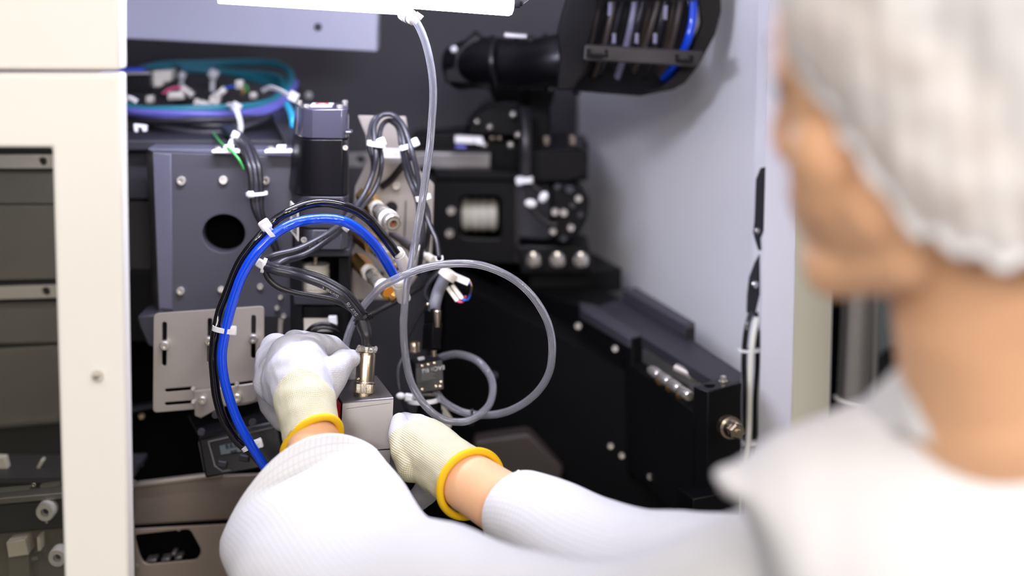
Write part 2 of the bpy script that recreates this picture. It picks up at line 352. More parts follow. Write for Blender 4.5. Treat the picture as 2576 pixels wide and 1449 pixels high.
def blob(parts, vox, it=6):       # tapered capsules / ellipsoids -> one continuous surface
    g = G()
    for q in parts:
        if q[0] == 'e': 
            _, c, r, rot = q; t = G().sphere((0, 0, 0), r, 24, 16); g.add([c + rot @ p for p in t.v], t.f); continue
        a, ra, b, rb = q; ax = b-a; L = ax.length
        if L < 1e-5: g.sphere(a, ra, 20, 12); continue
        pr = []
        for k in range(7): t = math.pi/2*(1-k/6); pr.append((-ra*math.sin(t), max(ra*math.cos(t), 1e-4)))
        for k in range(7): t = math.pi/2*k/6; pr.append((L+rb*math.sin(t), max(rb*math.cos(t), 1e-4)))
        g.lathe(a, ax, pr, 24)
    me = bpy.data.meshes.new('tmp'); me.from_pydata(g.v, [], g.f)
    bm = bmesh.new(); bm.from_mesh(me); bmesh.ops.recalc_face_normals(bm, faces=bm.faces); bm.to_mesh(me); bm.free()
    o = bpy.data.objects.new('tmp', me); C.objects.link(o)
    rm = o.modifiers.new('r', 'REMESH'); rm.mode = 'VOXEL'; rm.voxel_size = vox; rm.use_smooth_shade = True
    sm = o.modifiers.new('s', 'SMOOTH'); sm.iterations = it; sm.factor = .5
    bpy.context.view_layer.update()
    m2 = bpy.data.meshes.new_from_object(o.evaluated_get(bpy.context.evaluated_depsgraph_get()))
    out = G(); out.add([v.co.copy() for v in m2.vertices], [tuple(p.vertices) for p in m2.polygons])
    bpy.data.objects.remove(o); return out
def cpx(x, y, Y, r): return (P(x, y, Y), S(r, Y))
def cap(a, b): pa, ra = cpx(*a); pb, rb = cpx(*b); return (pa, ra, pb, rb)
def chain(*pts): return [cap(pts[i], pts[i+1]) for i in range(len(pts)-1)]
# ================================================================ SETTING (machine enclosure)
g = G().box((0, 2.2, -.02), (6, 7, .04)); struct('floor', g, mat('grey_floor', rgb(120, 118, 115), .6))
zc = .86
# right side wall runs from the back corner towards the viewer
c0 = P(1452, 500, 2.74); c1 = P(1900, 500, 2.32)
nrm = Vector((c1.y-c0.y, -(c1.x-c0.x), 0)).normalized()*-.02
g = G().prism([Vector((c0.x, c0.y, 0)), Vector((c1.x, c1.y, 0)), Vector((c1.x, c1.y, 2.0)), Vector((c0.x, c0.y, 2.0))], nrm)
struct('wall_right', g, Mt['lilac_panel'])
g = G().box((-.45, 2.765, 1.0), (1.32+.0, .04, 2.0)); g.v = [Vector((min(p.x, c0.x+.02), p.y, p.z)) for p in g.v]
for i, p in enumerate(g.v):
    if p.x > -.4: g.v[i].x = c0.x+.02
    else: g.v[i].x = -1.25
struct('wall_back', g, Mt['backwall'])
g = G().box((-1.26, 2.35, 1.0), (.03, .85, 2.0)); struct('wall_left', g, Mt['backwall'])
g = G().box((-.38, 2.32, 1.93), (1.75, .9, .03)); struct('ceiling', g, Mt['white_panel'])
# darker strip where the side wall meets the post
a = P(1896, 500, 2.315); b = P(1945, 500, 2.29)
g = G().prism([Vector((a.x, a.y, 0)), Vector((b.x, b.y, 0)), Vector((b.x, b.y, 2.0)), Vector((a.x, a.y, 2.0))], (.015, .015, 0))
struct('trim_1', g, Mt['lilac_panel'])
# post: lilac white front face, cream side face
Yp = 2.2
g = G(); xt = P(1937, 0, Yp).x; xb = P(1903, 1200, Yp).x
def zat(y, Y=Yp): return P(1288, y, Y).z
q = [P(1937, 0, Yp), P(2014, 0, Yp-.05), P(2112, 0, Yp+.02), P(2112, 0, Yp+.1), P(1937, 0, Yp+.12)]
qb = [P(1902, 1300, Yp), P(1984, 1300, Yp-.05), P(2080, 1300, Yp+.02), P(2080, 1300, Yp+.1), P(1902, 1300, Yp+.12)]
def ext(q, qb, z0, z1): # continue both ends along the same straight edges
    o0 = []; o1 = []
    for a, b in zip(q, qb):
        d = (b-a)/(b.z-a.z); o0.append(a+d*(z0-a.z)); o1.append(a+d*(z1-a.z))
    return o0, o1
t0, t1 = ext(q, qb, 1.98, .0)
g = G().rings([t1, t0]); struct('trim_2', g, Mt['white_panel'], bevel=.002)
# cream facing strip on the side of the post
t0, t1 = ext([P(2016, 0, Yp-.053), P(2110, 0, Yp+.017), P(2110, 0, Yp+.012), P(2016, 0, Yp-.058)], [P(1987, 1300, Yp-.053), P(2079, 1300, Yp+.017), P(2079, 1300, Yp+.012), P(1987, 1300, Yp-.058)], 1.97, .01)
g = G().rings([t1, t0]); struct('trim_3', g, Mt['creamgrey'])
g = G().box((P(2350, 800, 2.7).x, 2.72, 1.0), (.62, .03, 2.0)); g.v = [p for p in g.v]; struct('wall_behind_pole', g, Mt['teal_panel'])
# machine table plate: black floor of the enclosure, and the black cavity behind the stages
g = G().box((-.45, 2.42, .80), (1.55, .66, .03)); struct('trim_4', g, Mt['black2'])

g = G().box((-.52, 1.86, 1.775), (1.5, .04, .45)); struct('trim_5', g, Mt['cream'], bevel=.003)   # unseen header above the opening, added to keep room light off the interior

# ================================================================ DOOR, left
r_ = root('cabinet_door', 'cream powder-coated door with smoked window standing open at the left', 'door', P(230, 1500, 1.78))
ring_ = [(-1000, 182), (303, 187), (308, 500), (326, 1520), (163, 1520), (131, 371), (-1000, 369)]
g = G().ppoly(ring_, 1.78, .028).ppoly([(-1000, 368), (-860, 368), (-860, 1520), (-1000, 1520)], 1.781, .026); ob('door_frame', g, Mt['cream'], r_, bevel=.003)
g = G().ppoly([(-880, 362), (139, 362), (172, 1520), (-880, 1520)], 1.795, .004); ob('glass_pane', g, Mt['pane'], r_, label='smoked clear pane')
g = G().lathe(P(245, 946, 1.779), (0, -1, 0), [(0, S(16, 1.78)), (.002, S(15, 1.78)), (.005, S(10, 1.78)), (.007, S(7, 1.78)), (.0075, 0)], 20)
ob('door_stud', g, Mt['silver'], r_, label='round nickel stud')
g = G().ppoly([(-1000, -70), (300, -60), (303, 177), (-1000, 172)], 1.78, .03)
ob('fascia_panel', g, Mt['cream'], bevel=.003, label='plain cream fascia panel directly above the windowed door', category='panel')

# ================================================================ gantry beams seen left
YB = 2.3
def part(name, g, m, par, **k): return ob(name, g, m, par, **k)
r_ = root('gantry_beam', 'long dark grey machine beam running behind the cream door post', 'beam', P(200, 1000, YB))
g = G().pbox(-860, 352, 745, 379, YB-.03, .12); part('top_rail_cover', g, Mt['darkgrey'], r_, bevel=.002)
g = G().pbox(-860, 381, 386, 500, YB, .1); part('upper_panel', g, Mt['darkgrey'], r_, bevel=.001)
g = G().pbox(-860, 507, 386, 679, YB+.003, .1); part('middle_panel', g, Mt['brownblack'], r_, bevel=.001)
g = G().pbox(-860, 682, 500, 860, YB+.006, .1); part('lower_panel', g, Mt['black'], r_, bevel=.001)
for y in (396, 464):
    g = G().screw(307, y, YB, 9); part('screw', g, Mt['silver'], r_)
# rails seen through the pane
def rail(x0, y0, x1, y1, h, Y, holes, lab, m='railpaint'):
    r2 = root('linear_rail', lab, 'rail', P((x0+x1)/2, (y0+y1)/2+h, Y))
    ol = [(x0, y0-h), (x1, y1-h), (x1, y1+h), (x0, y0+h)]
    plate('rail_bar', ol, [circ(hx, y0+(y1-y0)*(hx-x0)/(x1-x0), 11) for hx in holes], Y, .012, Mt[m], r2)
    g = G().ppoly([(x0, y0-h-5), (x1, y1-h-5), (x1, y1-h-1), (x0, y0-h-1)], Y+.002, .012); part('rail_lip', g, Mt['darkgrey'], r2)
    for hx in holes:
        g = G().lathe(P(hx, y0+(y1-y0)*(hx-x0)/(x1-x0), Y+.011), (0, -1, 0), [(0, S(11, Y)), (.004, S(10, Y)), (.004, S(5, Y)), (.001, S(5, Y)), (.001, 0)]); part('screw', g, Mt['darkgrey'], r2)
    return r2
rail(-850, 409, 297, 406, 17, YB-.028, [-700, -410, -120, 107], 'silver rail with screw hole, upper of the two behind the smoked pane')
rail(-850, 763, 300, 728, 16, YB-.028, [-700, -410, -120, 115], 'silver rail with screw hole, lower of the two behind the smoked pane')
rail(868, 402, 1232, 403, 17, 2.52, [907, 1010], 'blurred silver rail passing behind the square black motor', 'steel')
r_ = root('sliding_shutter', 'olive grey shutter panels behind the smoked door pane', 'shutter', P(80, 1180, 2.27))
mo = mat('olive_grey_panel', rgb(116, 112, 104), .6)
for y0, y1, dy in ((430, 512, 0), (517, 706, -.002), (765, 866, 0)):
    g = G().ppoly([(-850, y0+(18 if y0 > 700 else 0)), (300, y0-(8 if y0 > 700 else 0)), (300, y1-(8 if y1 > 600 else 0)), (-850, y1+(18 if y1 > 600 else 0))], YB-.02+dy, .012); part('shutter_panel', g, mo, r_, bevel=.0008)
g = G().ppoly([(-850, 930), (300, 862), (300, 1040), (-850, 1150)], YB-.025, .02); part('shutter_panel', g, mo, r_, bevel=.001)
g = G().ppoly([(-850, 1150), (300, 1040), (300, 1048), (-850, 1158)], YB-.03, .02); part('shutter_edge', g, Mt['steel'], r_)
g = G().ppoly([(-850, 1170), (320, 1052), (320, 1120), (-850, 1240)], YB+.0, .02); part('lower_shutter', g, Mt['darkgrey'], r_)

# ================================================================ lower left tray and rollers (behind pane and right of post)
r_ = root('conveyor_unit', 'grey conveyor side with white rollers low behind the smoked door pane', 'conveyor', P(100, 1500, 2.1))
g = G().ppoly([(-850, 1326), (330, 1225), (330, 1240), (-850, 1342)], 2.08, .03); part('top_strip', g, Mt['steel'], r_, bevel=.0008)
g = G().ppoly([(-850, 1348), (330, 1244), (330, 1310), (-850, 1416)], 2.09, .02); part('side_rail', g, Mt['darkgrey'], r_, bevel=.0008)
g = G().ppoly([(-850, 1420), (330, 1312), (330, 1560), (-850, 1560)], 2.1, .02); part('side_plate', g, mo, r_)
for x, y in ((118, 1283), (149, 1397)):
    Yc = 2.078; g = G().lathe(P(x, y, Yc), (0, -1, 0), [(-.01, S(25, Yc)), (.008, S(25, Yc)), (.011, S(22, Yc)), (.011, S(11, Yc)), (.004, S(11, Yc)), (.004, 0)], 32); rw = part('roller', g, Mt['white'], r_, label='white plastic roller')
    g = G().lathe(P(x, y, Yc-.006), (0, -1, 0), [(0, S(9, Yc)), (.004, S(8, Yc)), (.004, S(4, Yc)), (.002, 0)], 6); ob('hub_screw', g, Mt['darkgrey'], rw)
g = G().ppoly([(15, 1365), (62, 1357), (72, 1396), (21, 1404)], 2.07, .03); part('white_block', g, Mt['whitewarm'], r_, bevel=.001, label='cream rectangular block')
g = G().ppoly([(21, 1405), (72, 1396), (78, 1560), (24, 1560)], 2.075, .02); part('block_stand', g, mo, r_)
g = G().ppoly([(93, 1352), (101, 1350), (102, 1385), (95, 1387)], 2.07, .02); part('end_stop', g, Mt['whitewarm'], r_)
g = G().ppoly([(78, 1404), (94, 1400), (96, 1408), (80, 1411)], 2.07, .02); part('steel_tab', g, Mt['steel'], r_)
g = G().ppoly([(-30, 1235), (74, 1226), (74, 1232), (-30, 1243)], 2.06, .01).ppoly([(100, 1222), (152, 1215), (152, 1222), (102, 1229)], 2.06, .01); part('glide_strip', g, Mt['chrome'], r_)
g = G().screw(85, 1220, 2.05, 6); part('screw', g, Mt['silver'], r_)
g = G().screw(118, 1312, 2.07, 5); part('screw', g, Mt['silver'], r_)
for i, (pts, lab) in enumerate(((((-20, 1150), (12, 1150), (20, 1180), (-15, 1185)), 'pale plastic block at the far left edge behind the pane'),
        (((90, 1178), (103, 1155), (110, 1160), (98, 1183)), 'upper of two small pale plugs standing behind the door pane'),
        (((96, 1190), (124, 1180), (127, 1190), (102, 1202)), 'lower of two small pale plugs lying behind the door pane'))):
    g = G().ppoly(pts, 2.16, .014); ob('plug', g, Mt['whitewarm'], bevel=.0012, label=lab, category='plug', group='pale plugs behind the door pane')
part('ledge', G().ppoly([(-60, 1204), (330, 1200), (330, 1212), (-60, 1216)], 2.12, .1), Mt['darkgrey'], r_)
r_ = root('bottom_tray', 'bent dull steel tray with rectangular opening low beside the door post', 'tray', P(450, 1500, 2.15))
g = G().ppoly([(320, 1228), (560, 1196), (720, 1190), (720, 1290), (600, 1305), (320, 1322)], 2.2, .004); part('back_lip', g, Mt['bronze_sheet'], r_, bevel=.001)
g = G().ppoly([(320, 1219), (560, 1190), (560, 1198), (320, 1229)], 2.195, .01); part('lip_highlight', g, mat('lip_highlight_tone', rgb(200, 188, 176), .35, .6), r_, bevel=.0008)  # paler tone paints the highlight along the tray lip
g = G().ppoly([(320, 1322), (720, 1288), (720, 1370), (320, 1385)], 2.22, .02); part('dark_channel', g, Mt['black2'], r_)
plate('front_plate', rrect([(320, 1332), (580, 1318), (680, 1318), (680, 1560), (320, 1560)], 6), [rrect([(338, 1345), (478, 1330), (508, 1385), (496, 1408), (366, 1420), (352, 1400)], 12)], 2.13, .003, Mt['bronze_sheet'], r_)
g = G().ppoly([(330, 1340), (520, 1322), (520, 1430), (340, 1440)], 2.19, .01); part('tray_floor', g, Mt['void'], r_)
for i, (x, y, w_) in enumerate(((384, 1405, 26), (420, 1402, 22), (452, 1398, 18), (440, 1388, 10))):
    g = G().box(P(x, y, 2.16), (S(w_, 2.16), .02, S(7, 2.16)), Matrix.Rotation(R(-8), 3, 'Y')); part('feed_tab', g, Mt['steel'], r_, bevel=.0005)
for x, y in ((344, 1425), (450, 1330)):
    g = G().screw(x, y, 2.13, 6); part('screw', g, Mt['bronze_sheet'], r_)
ob('screw_head', G().screw(357, 1047, 2.28, 8), Mt['nickel'], label='lone copper-tinted screw head on the dark panel left of the slotted bracket', category='screw')
ob('screw_head', G().screw(352, 1167, 2.25, 9), Mt['steel'], label='small pale bolt standing just above the bottom tray lip', category='screw')
g = G().pbox(305, 865, 760, 1230, 2.36, .02); ob('cavity_shade_sheet', g, Mt['void'], label='black sheet standing in for the unlit cavity below the beam', category='panel')  # near-black sheet puts the cavity's darkness into the colour
g = G().ppoly([(322, 1030), (395, 1018), (395, 1024), (322, 1038)], 2.3, .02); ob('cross_strip', g, Mt['darkgrey'], label='thin dark strip crossing the cavity left of the slotted bracket', category='strip')

# ================================================================ top shelf plate
r_ = root('cover_shelf', 'pale lilac sheet-metal cover under the work lamp, top left', 'cover', P(620, 130, 2.42))
g = G().ppoly(rrect([(-700, -80), (952, -80), (948, 130), (-700, 44)], 5), 2.42, .05); part('cover_sheet', g, Mt['shelf'], r_, bevel=.003)
g = G().screw(800, 68, 2.42, 10, h=.001); part('screw', g, Mt['darkgrey'], r_)

# ================================================================ work lamp
r_ = root('work_lamp', 'glowing slim white lamp bar hanging across the top edge', 'lamp', P(1000, 20, 2.03))
pa = P(380, -60, 2.02); pb_ = P(1258, 7, 2.04)
g = G().tube([pa.lerp(pb_, t/10) for t in range(11)], S(31, 2.03), 24); part('lamp_tube', g, emis('lamp_glow', (.78, .8, 1, 1), LAMP_POWER), r_, label='glowing tube')
ax = (pb_-pa).normalized()
g = G().lathe(pb_, ax, [(0, S(31.5, 2.03)), (S(24, 2.03), S(31.5, 2.03)), (S(32, 2.03), S(27, 2.03)), (S(35, 2.03), S(18, 2.03)), (S(35, 2.03), 0)], 28)
part('end_cap', g, emis('lamp_cap_glow', (.9, .93, 1, 1), 3.0), r_, label='translucent end cap')
g = G().ppoly(rrect([(560, -70), (1010, -40), (1004, 38), (545, 10)], 8), 2.06, .006); part('mounting_plate', g, Mt['white_panel'], r_, bevel=.001)
g = G().ppoly([(385, -130), (1008, -100), (1008, 26), (385, -38)], 2.07, .004); part('added_hood', g, Mt['white_panel'], r_, bevel=.0008)  # added behind the tube to hold its light off the shelf
g = G().tube(path([(1290, 8), (1302, 10), (1312, 4), (1330, -10), (1350, -30)], 2.05), S(8, 2.05)); part('lamp_lead', g, Mt['clear'], r_)
g = G().lathe(P(1292, 8, 2.05), (1, 0, 0), [(0, S(12, 2.05)), (S(16, 2.05), S(12, 2.05)), (S(16, 2.05), S(8, 2.05)), (S(22, 2.05), S(7, 2.05))]); part('strain_relief', g, Mt['darkgrey'], r_)
r_ = root('hose_elbow', 'clear plastic elbow fitting where the clear hose leaves the lamp bar', 'fitting', P(1030, 60, 2.03))
a, b = P(1002, 22, 2.05), P(1046, 52, 2.03); d = (b-a).normalized(); L = (b-a).length
g = G().lathe(a, d, [(0, S(14, 2.03)), (L*.3, S(15, 2.03)), (L*.32, S(20, 2.03)), (L*.55, S(20, 2.03)), (L*.57, S(16, 2.03)), (L*.9, S(16, 2.03)), (L, S(10, 2.03))]); part('elbow_body', g, Mt['whitewarm'], r_)
g = G().lathe(a+d*L*.58, d, [(0, S(19, 2.03)), (L*.12, S(19, 2.03))]); part('collar', g, mat('grey_translucent_collar', rgb(150, 148, 160), .25), r_)
g = G().tube([P(1046, 34, 2.02), P(1062, 46, 2.02)], S(6, 2.02)); part('release_tab', g, Mt['white'], r_)

# ================================================================ hoses
def hose(name, lab, categ, pts, rpx, m, Y=2.0, group=None, hollow=False, n=16, k=8):
    pth = path(pts, Y, k)
    r0 = [S(rpx if not hasattr(rpx, '__len__') else rpx[min(len(rpx)-1, int(len(rpx)*i/len(pth)))], p.y) for i, p in enumerate(pth)]; g = G().tube(pth, r0, n)
    if hollow:
        inner = [q*.62 for q in r0]; n0 = len(g.v); t = G().tube(pth, inner, n, caps=False); g = G().tube(pth, r0, n, caps=False)
        base = len(g.v); g.v += t.v; g.f += [tuple(reversed([i+base for i in f])) for f in t.f]; g.u += [u[::-1] for u in t.u]
        N = len(pth)
        for e in (0, (N-1)*n):
            for j in range(n):
                q = (e+j, base+e+j, base+e+(j+1) % n, e+(j+1) % n); g.f.append(q if e == 0 else q[::-1]); g.u.append(None)
        return ob(name, g, m, label=lab, category=categ, group=group, fix=False), pth
    return ob(name, g, m, label=lab, category=categ, group=group), pth
blue_obj, p_blue = hose('blue_hose', 'bright blue polyurethane air hose arching over the slotted bracket', 'hose',
 [(1001, 716, 2.08), (989, 689, 2.07), (965, 648, 2.05), (935, 607, 2.03), (893, 571, 2.01), (850, 553, 2.0), (797, 551, 2.0), (745, 560, 1.99), (696, 586, 1.985), (646, 635, 1.98), (612, 688, 1.98), (594, 733, 1.98), (578, 785, 1.98), (565, 844, 1.98), (558, 895, 1.98), (563, 947, 1.98), (577, 1002, 1.98), (598, 1058, 1.98), (625, 1109, 1.98), (653, 1154, 1.985), (685, 1205, 1.99), (740, 1290, 2.0), (790, 1370, 2.0)], 13, Mt['blue'])
_, p_black = hose('black_hose', 'glossy black air hose tied alongside the blue hose', 'hose',
 [(999, 640, 2.07), (994, 634, 2.07), (965, 596, 2.06), (925, 550, 2.04), (876, 522, 2.03), (818, 510, 2.02), (769, 516, 2.01), (728, 533, 2.0), (690, 556, 2.0), (649, 600, 1.99), (615, 642, 1.99), (594, 679, 1.99), (570, 740, 1.99), (553, 785, 1.99), (541, 844, 1.985), (536, 895, 1.99), (539, 947, 1.99), (546, 1002, 1.99), (563, 1056, 1.99), (588, 1098, 1.995), (612, 1123, 2.0), (645, 1150, 2.01), (690, 1210, 2.02), (740, 1290, 2.03)], 12, Mt['blackhose'])
hose('clear_hose', 'clear plastic hose hanging from the lamp down into the small lower loop', 'hose',
 [(1040, 44, 2.03), (1058, 75, 2.03), (1074, 120, 2.03), (1086, 180, 2.03), (1090, 240, 2.03), (1086, 310, 2.03), (1080, 380, 2.03), (1070, 450, 2.03), (1060, 520, 2.03), (1048, 590, 2.03), (1036, 659, 2.04), (1023, 719, 2.05), (1017, 783, 2.05), (1015, 830, 2.05), (1020, 894, 2.05), (1033, 957, 2.05), (1058, 1005, 2.05), (1087, 1037, 2.05), (1119, 1056, 2.05), (1150, 1061, 2.05), (1182, 1057, 2.05), (1212, 1038, 2.06), (1233, 1013, 2.08), (1240, 975, 2.1), (1231, 942, 2.12), (1208, 913, 2.13), (1182, 898, 2.14), (1150, 891, 2.15), (1122, 895, 2.16), (1100, 903, 2.17)], 9.8, Mt['clear'], hollow=True)
hose('clear_hose', 'clear plastic hose forming the big round loop in front of the dark machine', 'hose',
 [(1098, 988, 2.13), (1108, 1002, 2.12), (1125, 1017, 2.1), (1157, 1034, 2.08), (1186, 1041, 2.075), (1214, 1044, 2.07), (1248, 1042, 2.06), (1287, 1031, 2.05), (1327, 1008, 2.04), (1360, 976, 2.03), (1382, 935, 2.02), (1389, 890, 2.01), (1387, 846, 2.01), (1373, 799, 2.0), (1344, 751, 2.0), (1303, 710, 2.0), (1252, 681, 2.0), (1198, 665, 2.0), (1135, 663, 2.0), (1071, 673, 2.0), (1016, 692, 2.0), (965, 718, 2.01), (934, 747, 2.02), (908, 778, 2.03), (889, 810, 2.04), (877, 840, 2.05), (869, 872, 2.06), (866, 900, 2.08)], 10, Mt['clear'], hollow=True)
def around(px, py, Y, dx, dy, rx, name, lab, m, wid=9, head=None, group=None, th=3, hs=13, ry=None, cat_='cable tie'):
    """strap round a bundle: (dx,dy) bundle direction in the picture plane, rx half width of the bundle"""
    r2 = root(name, lab, cat_, P(px, py, Y), group)
    d = Vector((dx, 0, -dy)).normalized(); s_ = Vector((dy, 0, dx)).normalized(); c = P(px, py, Y); q = Vector((0, 1, 0)); ry = ry or rx*.62
    rr = []; n = 32; hw = S(wid/2, Y)
    for k in range(n):
        t = 2*math.pi*k/n; o = s_*math.cos(t)*S(rx, Y) + q*math.sin(t)*S(ry, Y); oo = s_*math.cos(t)*S(rx+th, Y) + q*math.sin(t)*S(ry+th, Y)
        rr.append([c+o-d*hw, c+oo-d*hw, c+oo+d*hw, c+o+d*hw])
    g = G(); base = []
    v = [p for r in rr for p in r]; f = []
    for k in range(n):
        for j in range(4): f.append((k*4+j, k*4+(j+1) % 4, ((k+1) % n)*4+(j+1) % 4, ((k+1) % n)*4+j))
    g.add(v, f); ob('band', g, m, r2)
    if head:
        hx, hy = head; hc = P(hx, hy, Y-S(ry*.3, Y)); u = (hc-c); u.y = 0; u = u.normalized() if u.length > 0 else s_
        rot = Matrix((u, Vector((0, 1, 0)), u.cross(Vector((0, 1, 0))))).transposed()
        g = G().box(hc, (S(hs*1.9, Y), S(hs*1.2, Y), S(hs*1.9, Y)), rot); ob('ratchet_head', g, m, r2, bevel=S(hs*.35, Y))
    return r2
ZT = 'white nylon cable ties on the air hoses'
around(677, 579, 1.985, -50, 40, 27, 'cable_tie', 'white cable tie on blue and black hoses at the upper left of their arch', Mt['white'], 11, (667, 566), ZT, hs=15)
around(564, 829, 1.983, -10, 60, 28, 'cable_tie', 'white cable tie on blue and black hoses over the slotted bracket', Mt['white'], 13, (583, 831), ZT, hs=14)
around(634, 1119, 1.99, 28, 45, 27, 'cable_tie', 'white cable tie at the lower end of the hose arch beside the white sleeve', Mt['white'], 9, (650, 1116), ZT, hs=13)
around(1186, 1050, 2.06, 1, .1, 21, 'cable_tie', 'thin black cable tie joining the two clear hose loops', Mt['black'], 7, (1187, 1068), None, hs=5, cat_='cable tie')

# ================================================================ grey mounting block
r_ = root('mounting_block', 'dark grey cast block with round hole and six screws', 'block', P(560, 790, 2.18))
plate('front_casting', rrect([(384, 382), (738, 396), (735, 800), (399, 790)], 4), [circ(563, 587, 54, 48, 32)], 2.18, .022, Mt['charcoal'], r_, bev=.001)
g = G().ppoly([(370, 374), (738, 378), (740, 400), (384, 384)], 2.195, .05); part('top_ledge', g, Mt['charcoal_edge'], r_, bevel=.001)
g = G().prism([P(384, 384, 2.178), P(430, 388, 2.176), P(434, 780, 2.176), P(399, 776, 2.178)], (0, .004, 0)); part('milled_edge', g, Mt['charcoal_edge'], r_, bevel=.0008, label='lighter milled edge strip')
g = G().prism([P(368, 374, 2.23), P(384, 384, 2.181), P(399, 790, 2.181), P(384, 792, 2.23)], (.0005, .01, 0)); part('side_cheek', g, Mt['black'], r_)
g = G().ppoly([(400, 400), (735, 410), (735, 790), (405, 785)], 2.225, .02); part('back_plate', g, Mt['void'], r_)
for x, y, r in ((457, 455, 12.5), (563, 453, 12), (669, 455, 11), (455, 732, 11), (557, 728, 9), (655, 721, 8.5)):
    part('screw', G().screw(x, y, 2.18, r), Mt['silver'], r_)
for x in (570, 703):
    r2 = root('tie_mount', 'white tie mount on the grey block ledge, '+('under the green wire' if x == 570 else 'next to the motor'), 'cable mount', P(x, 384, 2.17), 'white cable mounts on the block ledge')
    g = G().ppoly(rrect([(x-38, 378), (x+32, 378), (x+32, 386), (x-38, 386)], 3), 2.165, .02); ob('base', g, Mt['white'], r2, bevel=.001)
    g = G().pbox(x-8, 366, x+16, 380, 2.168, .012); ob('saddle', g, Mt['white'], r2, bevel=.001)
    g = G().screw(x-22, 376, 2.172, 8, ax=(0, -.3, 1)); ob('screw', g, Mt['silver'], r2)

# ================================================================ slotted bracket
r_ = root('slotted_bracket', 'steel adjustment bracket with slots below the dark grey block', 'bracket', P(525, 1035, 2.12))
plate('plate', rrect([(387, 789), (664, 770), (664, 1005), (620, 1018), (385, 1038)], 12), [slot(414, 815, 413, 915, 6), slot(528, 806, 527, 908, 6), slot(638, 798, 637, 896, 6), slot(419, 982, 482, 977, 4.5), slot(419, 1016, 482, 1011, 4.5), slot(560, 972, 632, 962, 4.5), slot(575, 1004, 632, 995, 4.5)], 2.125, .003, Mt['platesteel'], r_, bev=.0003)
g = G().ppoly([(486, 985), (560, 976), (655, 962), (655, 985), (640, 1010), (560, 1022), (505, 1052), (490, 1046)], 2.116, .004); part('angle_tab', g, Mt['platesteel'], r_, bevel=.0006)
for x, y, r in ((414, 868, 12), (526, 857, 11), (637, 851, 12), (509, 1006, 11), (596, 1000, 12)):
    part('screw', G().screw(x, y, 2.12 if y < 950 else 2.112, r, (.1, -1, -.1)), Mt['silver'], r_)
for x, y in ((486, 978), (487, 1011), (596, 966)):
    g = G().screw(x, y, 2.114, 6); part('pin', g, Mt['silver'], r_)
g = G().ppoly([(345, 796), (400, 790), (400, 880), (372, 870), (350, 820)], 2.16, .06); ob('support_foot', g, Mt['darkgrey'], bevel=.002, label='dark grey foot of the block left of the slotted bracket', category='support')

# ================================================================ pressure display
r_ = root('pressure_display', 'tilted black pressure sensor display with dim screen under the slotted bracket', 'sensor display', P(600, 1215, 2.1))
g = G().prism([P(470, 1045, 2.14), P(690, 1000, 2.14), P(700, 1060, 2.1), P(500, 1104, 2.1)], (0, .03, -.004)); part('top_cover', g, Mt['black'], r_, bevel=.002)
g = G().prism([P(498, 1104, 2.098), P(700, 1058, 2.098), P(720, 1168, 2.085), P(516, 1204, 2.085)], (0, .035, .008)); part('housing', g, Mt['black'], r_, bevel=.0025)
g = G(); o1 = [(524, 1112), (690, 1076), (704, 1130), (690, 1162), (560, 1186), (540, 1172)]
pts = [P(x, y, 2.094-.0008*(y-1100)/10) for x, y in o1]
g.tube(pts+[pts[0]], S(3, 2.09), 8); part('bezel', g, mat('bezel_grey', rgb(78, 74, 76), .4), r_)
g = G().prism([P(552, 1122, 2.09), P(612, 1110, 2.09), P(616, 1134, 2.087), P(556, 1144, 2.087)], (0, .002, 0)); part('screen', g, Mt['lcd'], r_, label='dim grey digital screen')
g = G(); ux = (P(612, 1110, 2.09)-P(552, 1122, 2.09)).normalized(); nn = Vector((0, -1, .1)).normalized(); uy = nn.cross(ux)
text_flat(g, '8.8.8', S(16, 2.09), P(582, 1122, 2.0878), ux, uy); text_flat(g, '888', S(12, 2.09), P(588, 1137, 2.0858), ux, uy); part('digits', g, Mt['void'], r_)
for x, y in ((559, 1167), (614, 1152)):
    g = G().box(P(x, y, 2.085), (S(24, 2.085), .005, S(16, 2.085)), Matrix.Rotation(R(11), 3, 'Y')); part('button', g, Mt['darkgrey'], r_, bevel=.001)
g = G().prism([P(498, 1112, 2.11), P(514, 1108, 2.11), P(528, 1178, 2.1), P(512, 1186, 2.1)], (0, .02, 0)); part('side_bracket', g, Mt['alum'], r_, bevel=.0008, label='aluminium side strip')
for x, y in ((507, 1086), (636, 1062), (543, 1043)):
    g = G().lathe(P(x, y, 2.095), (0, -1, .1), [(0, S(10, 2.1)), (.004, S(9, 2.1)), (.004, 0)]); part('corner_boss', g, Mt['darkgrey'], r_)

# ================================================================ motor
r_ = root('stepper_motor', 'tall square black motor with smoked end cover standing beside the grey block', 'motor', P(805, 640, 2.15))
def mring(y, s=1.0, g0=0.0, lx=0):
    pts = [(743+lx, 2.19), (746+lx, 2.165), (757+lx, 2.14), (770+lx, 2.126), (786, 2.118), (862, 2.116), (872, 2.122), (878, 2.135), (878, 2.19)]
    return [P(810+(x-810)*s, y, Y) for x, Y in pts]
def level(ring, z): return [Vector((p.x, p.y, z)) for p in ring]
def band_(y0, y1, l0, l1, s=1.0):
    z0 = P(810, y0, 2.12).z; z1 = P(810, y1, 2.12).z
    return G().rings([level(mring(y1, s, lx=l1), z1), level(mring(y0, s, lx=l0), z0)])
part('end_cover', band_(273, 349, 0, -6), Mt['lens'], r_, bevel=.0015, label='smoked translucent end cover')
part('stator', band_(350.5, 492, -6, -18, .995), Mt['black'], r_, bevel=.001)
part('front_cover', band_(493.5, 575, -10, -10), Mt['darkgrey'], r_, bevel=.0015)
